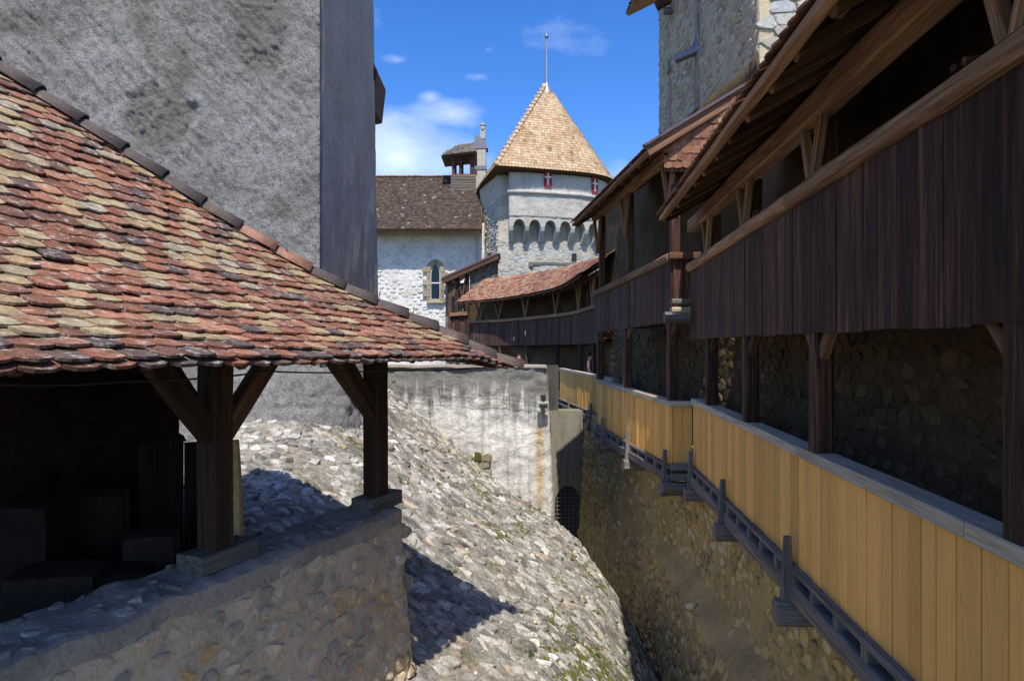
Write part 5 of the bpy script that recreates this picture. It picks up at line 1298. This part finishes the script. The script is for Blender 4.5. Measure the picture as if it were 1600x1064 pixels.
# ================================================================== LEAN-TO next to the tower foot
lt = empty('lean_to', P(735, 560, 38), 'dark timber lean-to with brown sloping roof below the pointed tower', 'lean-to')
LY = 37.6
la, lb = P(691, 437, LY - .4), P(778, 398, LY - .4)
xd = Vector((0, 1, 0)); ydv = lb - la
x_, y_, zz_ = frame3(xd, ydv)
if zz_.z < 0: x_, y_, zz_ = frame3(-xd, ydv); o_ = la + Vector((0, 2.6, 0))
else: o_ = la
dk = plane_slab(o_, x_, y_, 2.6, ydv.length, .14); lr = dk.build('roof', M['brown_wood'], lt)
tiles(lr, tile_plane(o_, x_, y_, 2.6, ydv.length, .2, .18, .4, .04, 4), (.19, .4, .025, .04), M['chapel_tile'], 0, 5)
bar('verge_flashing', la + Vector((0, -.06, .07)), lb + Vector((0, -.06, .07)), .10, .12, M['copper_brown'], lt)
bar('verge_board', la + Vector((0, -.03, -.12)), lb + Vector((0, -.03, -.12)), .08, .26, M['brown_wood'], lt)
b = MB(); b.prism([P(734, 460, LY), P(778, 460, LY), P(778, 404, LY), P(734, 424, LY)], (0, .25, 0)); gwl = b.build('gable_wall', M['plum_wood'], lt)
rnd = random.Random(5); sp = []
for r_ in range(13):
    for c in range(10):
        px = 736 + c * 4.3 + (2 if r_ % 2 else 0); py = 458 - r_ * 4; 
        if py > 424 - (px - 734) * .45 + 7 and px < 776: sp.append((P(px, py, LY - .03), *frame3((1, 0, 0), (0, .08, 1))))
tiles(gwl, sp, (.145, .22, .02, .01), M['bark_tile'], 0, 5)
for px in (703, 714, 730): bar('post', P(px, 540, LY), P(px, 437 - (px - 700) * .3, LY), .22, .2, M['plum_wood'], lt, .006, 4)
for px in (708, 722): 
    for s_ in (-5, 5): bar('strut', P(px, 466, LY - .1), P(px + s_, 441 - (px - 700) * .2, LY - .1), .10, .1, M['brown_wood'], lt)
bar('lean_rail', P(703, 492, LY - .15), P(730, 490, LY - .15), .16, .2, M['old_wood'], lt)
for k in range(9): plank('board', P(704 + k * 3.3, 515, LY - .02), .11, .04, 1.5, (-1, 0, 0), M['plum_wood'], lt)
rough_wall('side_wall', lambda u, v, h: Vector((u, LY + .6 - h, v)), PX(696, LY + .6), PX(730, LY + .6), -2, 3.75, .3, lambda u, v: .04 * fbm(u, v, 2), .5, M['gate_plaster'], lt)

# ================================================================== rope hanging beside the middle run, visitors
cable('hanging_rope', [P(971, 505, 14.2), P(973, 590, 14.2), P(977, 680, 14.2)], .0035, M['rope'], 'thin pale rope hanging in front of the middle walkway run', 'rope')

def person(loc, face, label, hair, top, arms):
    """one skinned body; clothes and hair are children"""
    r = empty('person', loc, label, 'person'); Lc = Vector(loc); q = Matrix.Rotation(face, 3, 'Z')
    import bmesh
    def skin2(name, pts, edges, rad, mat):
        bm = bmesh.new(); ly = bm.verts.layers.skin.verify(); vs_ = [bm.verts.new(q @ Vector(p)) for p in pts]
        for a, c in edges: bm.edges.new((vs_[a], vs_[c]))
        for i, v in enumerate(vs_): v[ly].radius = (rad[i], rad[i] * .88); v[ly].use_root = i == 0
        me = bpy.data.meshes.new(name); bm.to_mesh(me); bm.free(); me.materials.append(mat); o = link(name, me, Lc, r)
        o.modifiers.new('skin', 'SKIN').use_smooth_shade = True; sb = o.modifiers.new('sub', 'SUBSURF'); sb.levels = 1; sb.render_levels = 2; return o
    J = [(0, 0, .92), (0, 0, 1.12), (0, 0, 1.34), (0, .0, 1.46), (0, -.01, 1.54), (0, -.02, 1.66),
         (.17, 0, 1.39), (.22, -.02, 1.13), (.20, -.16, .95), (-.17, 0, 1.39), (-.22, -.02, 1.13), (-.20, -.16, .95),
         (.09, 0, .86), (.10, -.02, .48), (.10, 0, .07), (.10, -.13, .03), (-.09, 0, .86), (-.10, -.02, .48), (-.10, 0, .07), (-.10, -.13, .03)]
    Ed = [(0, 1), (1, 2), (2, 3), (3, 4), (4, 5), (2, 6), (6, 7), (7, 8), (2, 9), (9, 10), (10, 11), (0, 12), (12, 13), (13, 14), (14, 15), (0, 16), (16, 17), (17, 18), (18, 19)]
    rd = [.13, .12, .13, .055, .085, .088, .06, .042, .035, .06, .042, .035, .085, .06, .042, .035, .085, .06, .042, .035]
    skin2('body', J, Ed, rd, M['skin'])
    skin2('shirt', J[:3] + [(0, 0, 1.44), J[6], J[7], J[9], J[10]], [(0, 1), (1, 2), (2, 3), (2, 4), (4, 5), (2, 6), (6, 7)], [.155, .145, .155, .075, .075, .058, .075, .058], top)
    skin2('trousers', [J[0], J[12], J[13], J[14], J[16], J[17], J[18]], [(0, 1), (1, 2), (2, 3), (0, 4), (4, 5), (5, 6)], [.15, .10, .075, .06, .10, .075, .06], M['jeans'])
    skin2('hair', [(0, .035, 1.56), (0, .03, 1.66), (0, .0, 1.735)], [(0, 1), (1, 2)], [.075, .10, .075], hair)
    return r
person((PX(811, 30.2), 30.2, -1.93), 0.0, 'person with reddish hair in blue looking over the pale cross wall', M['hair_red'], M['blue_cloth'], None)
person((PX(922, 24.0), 24.0, -1.82), 1.2, 'person with dark hair in mauve standing behind the farthest walkway rail', M['hair_dark'], M['mauve_cloth'], None)
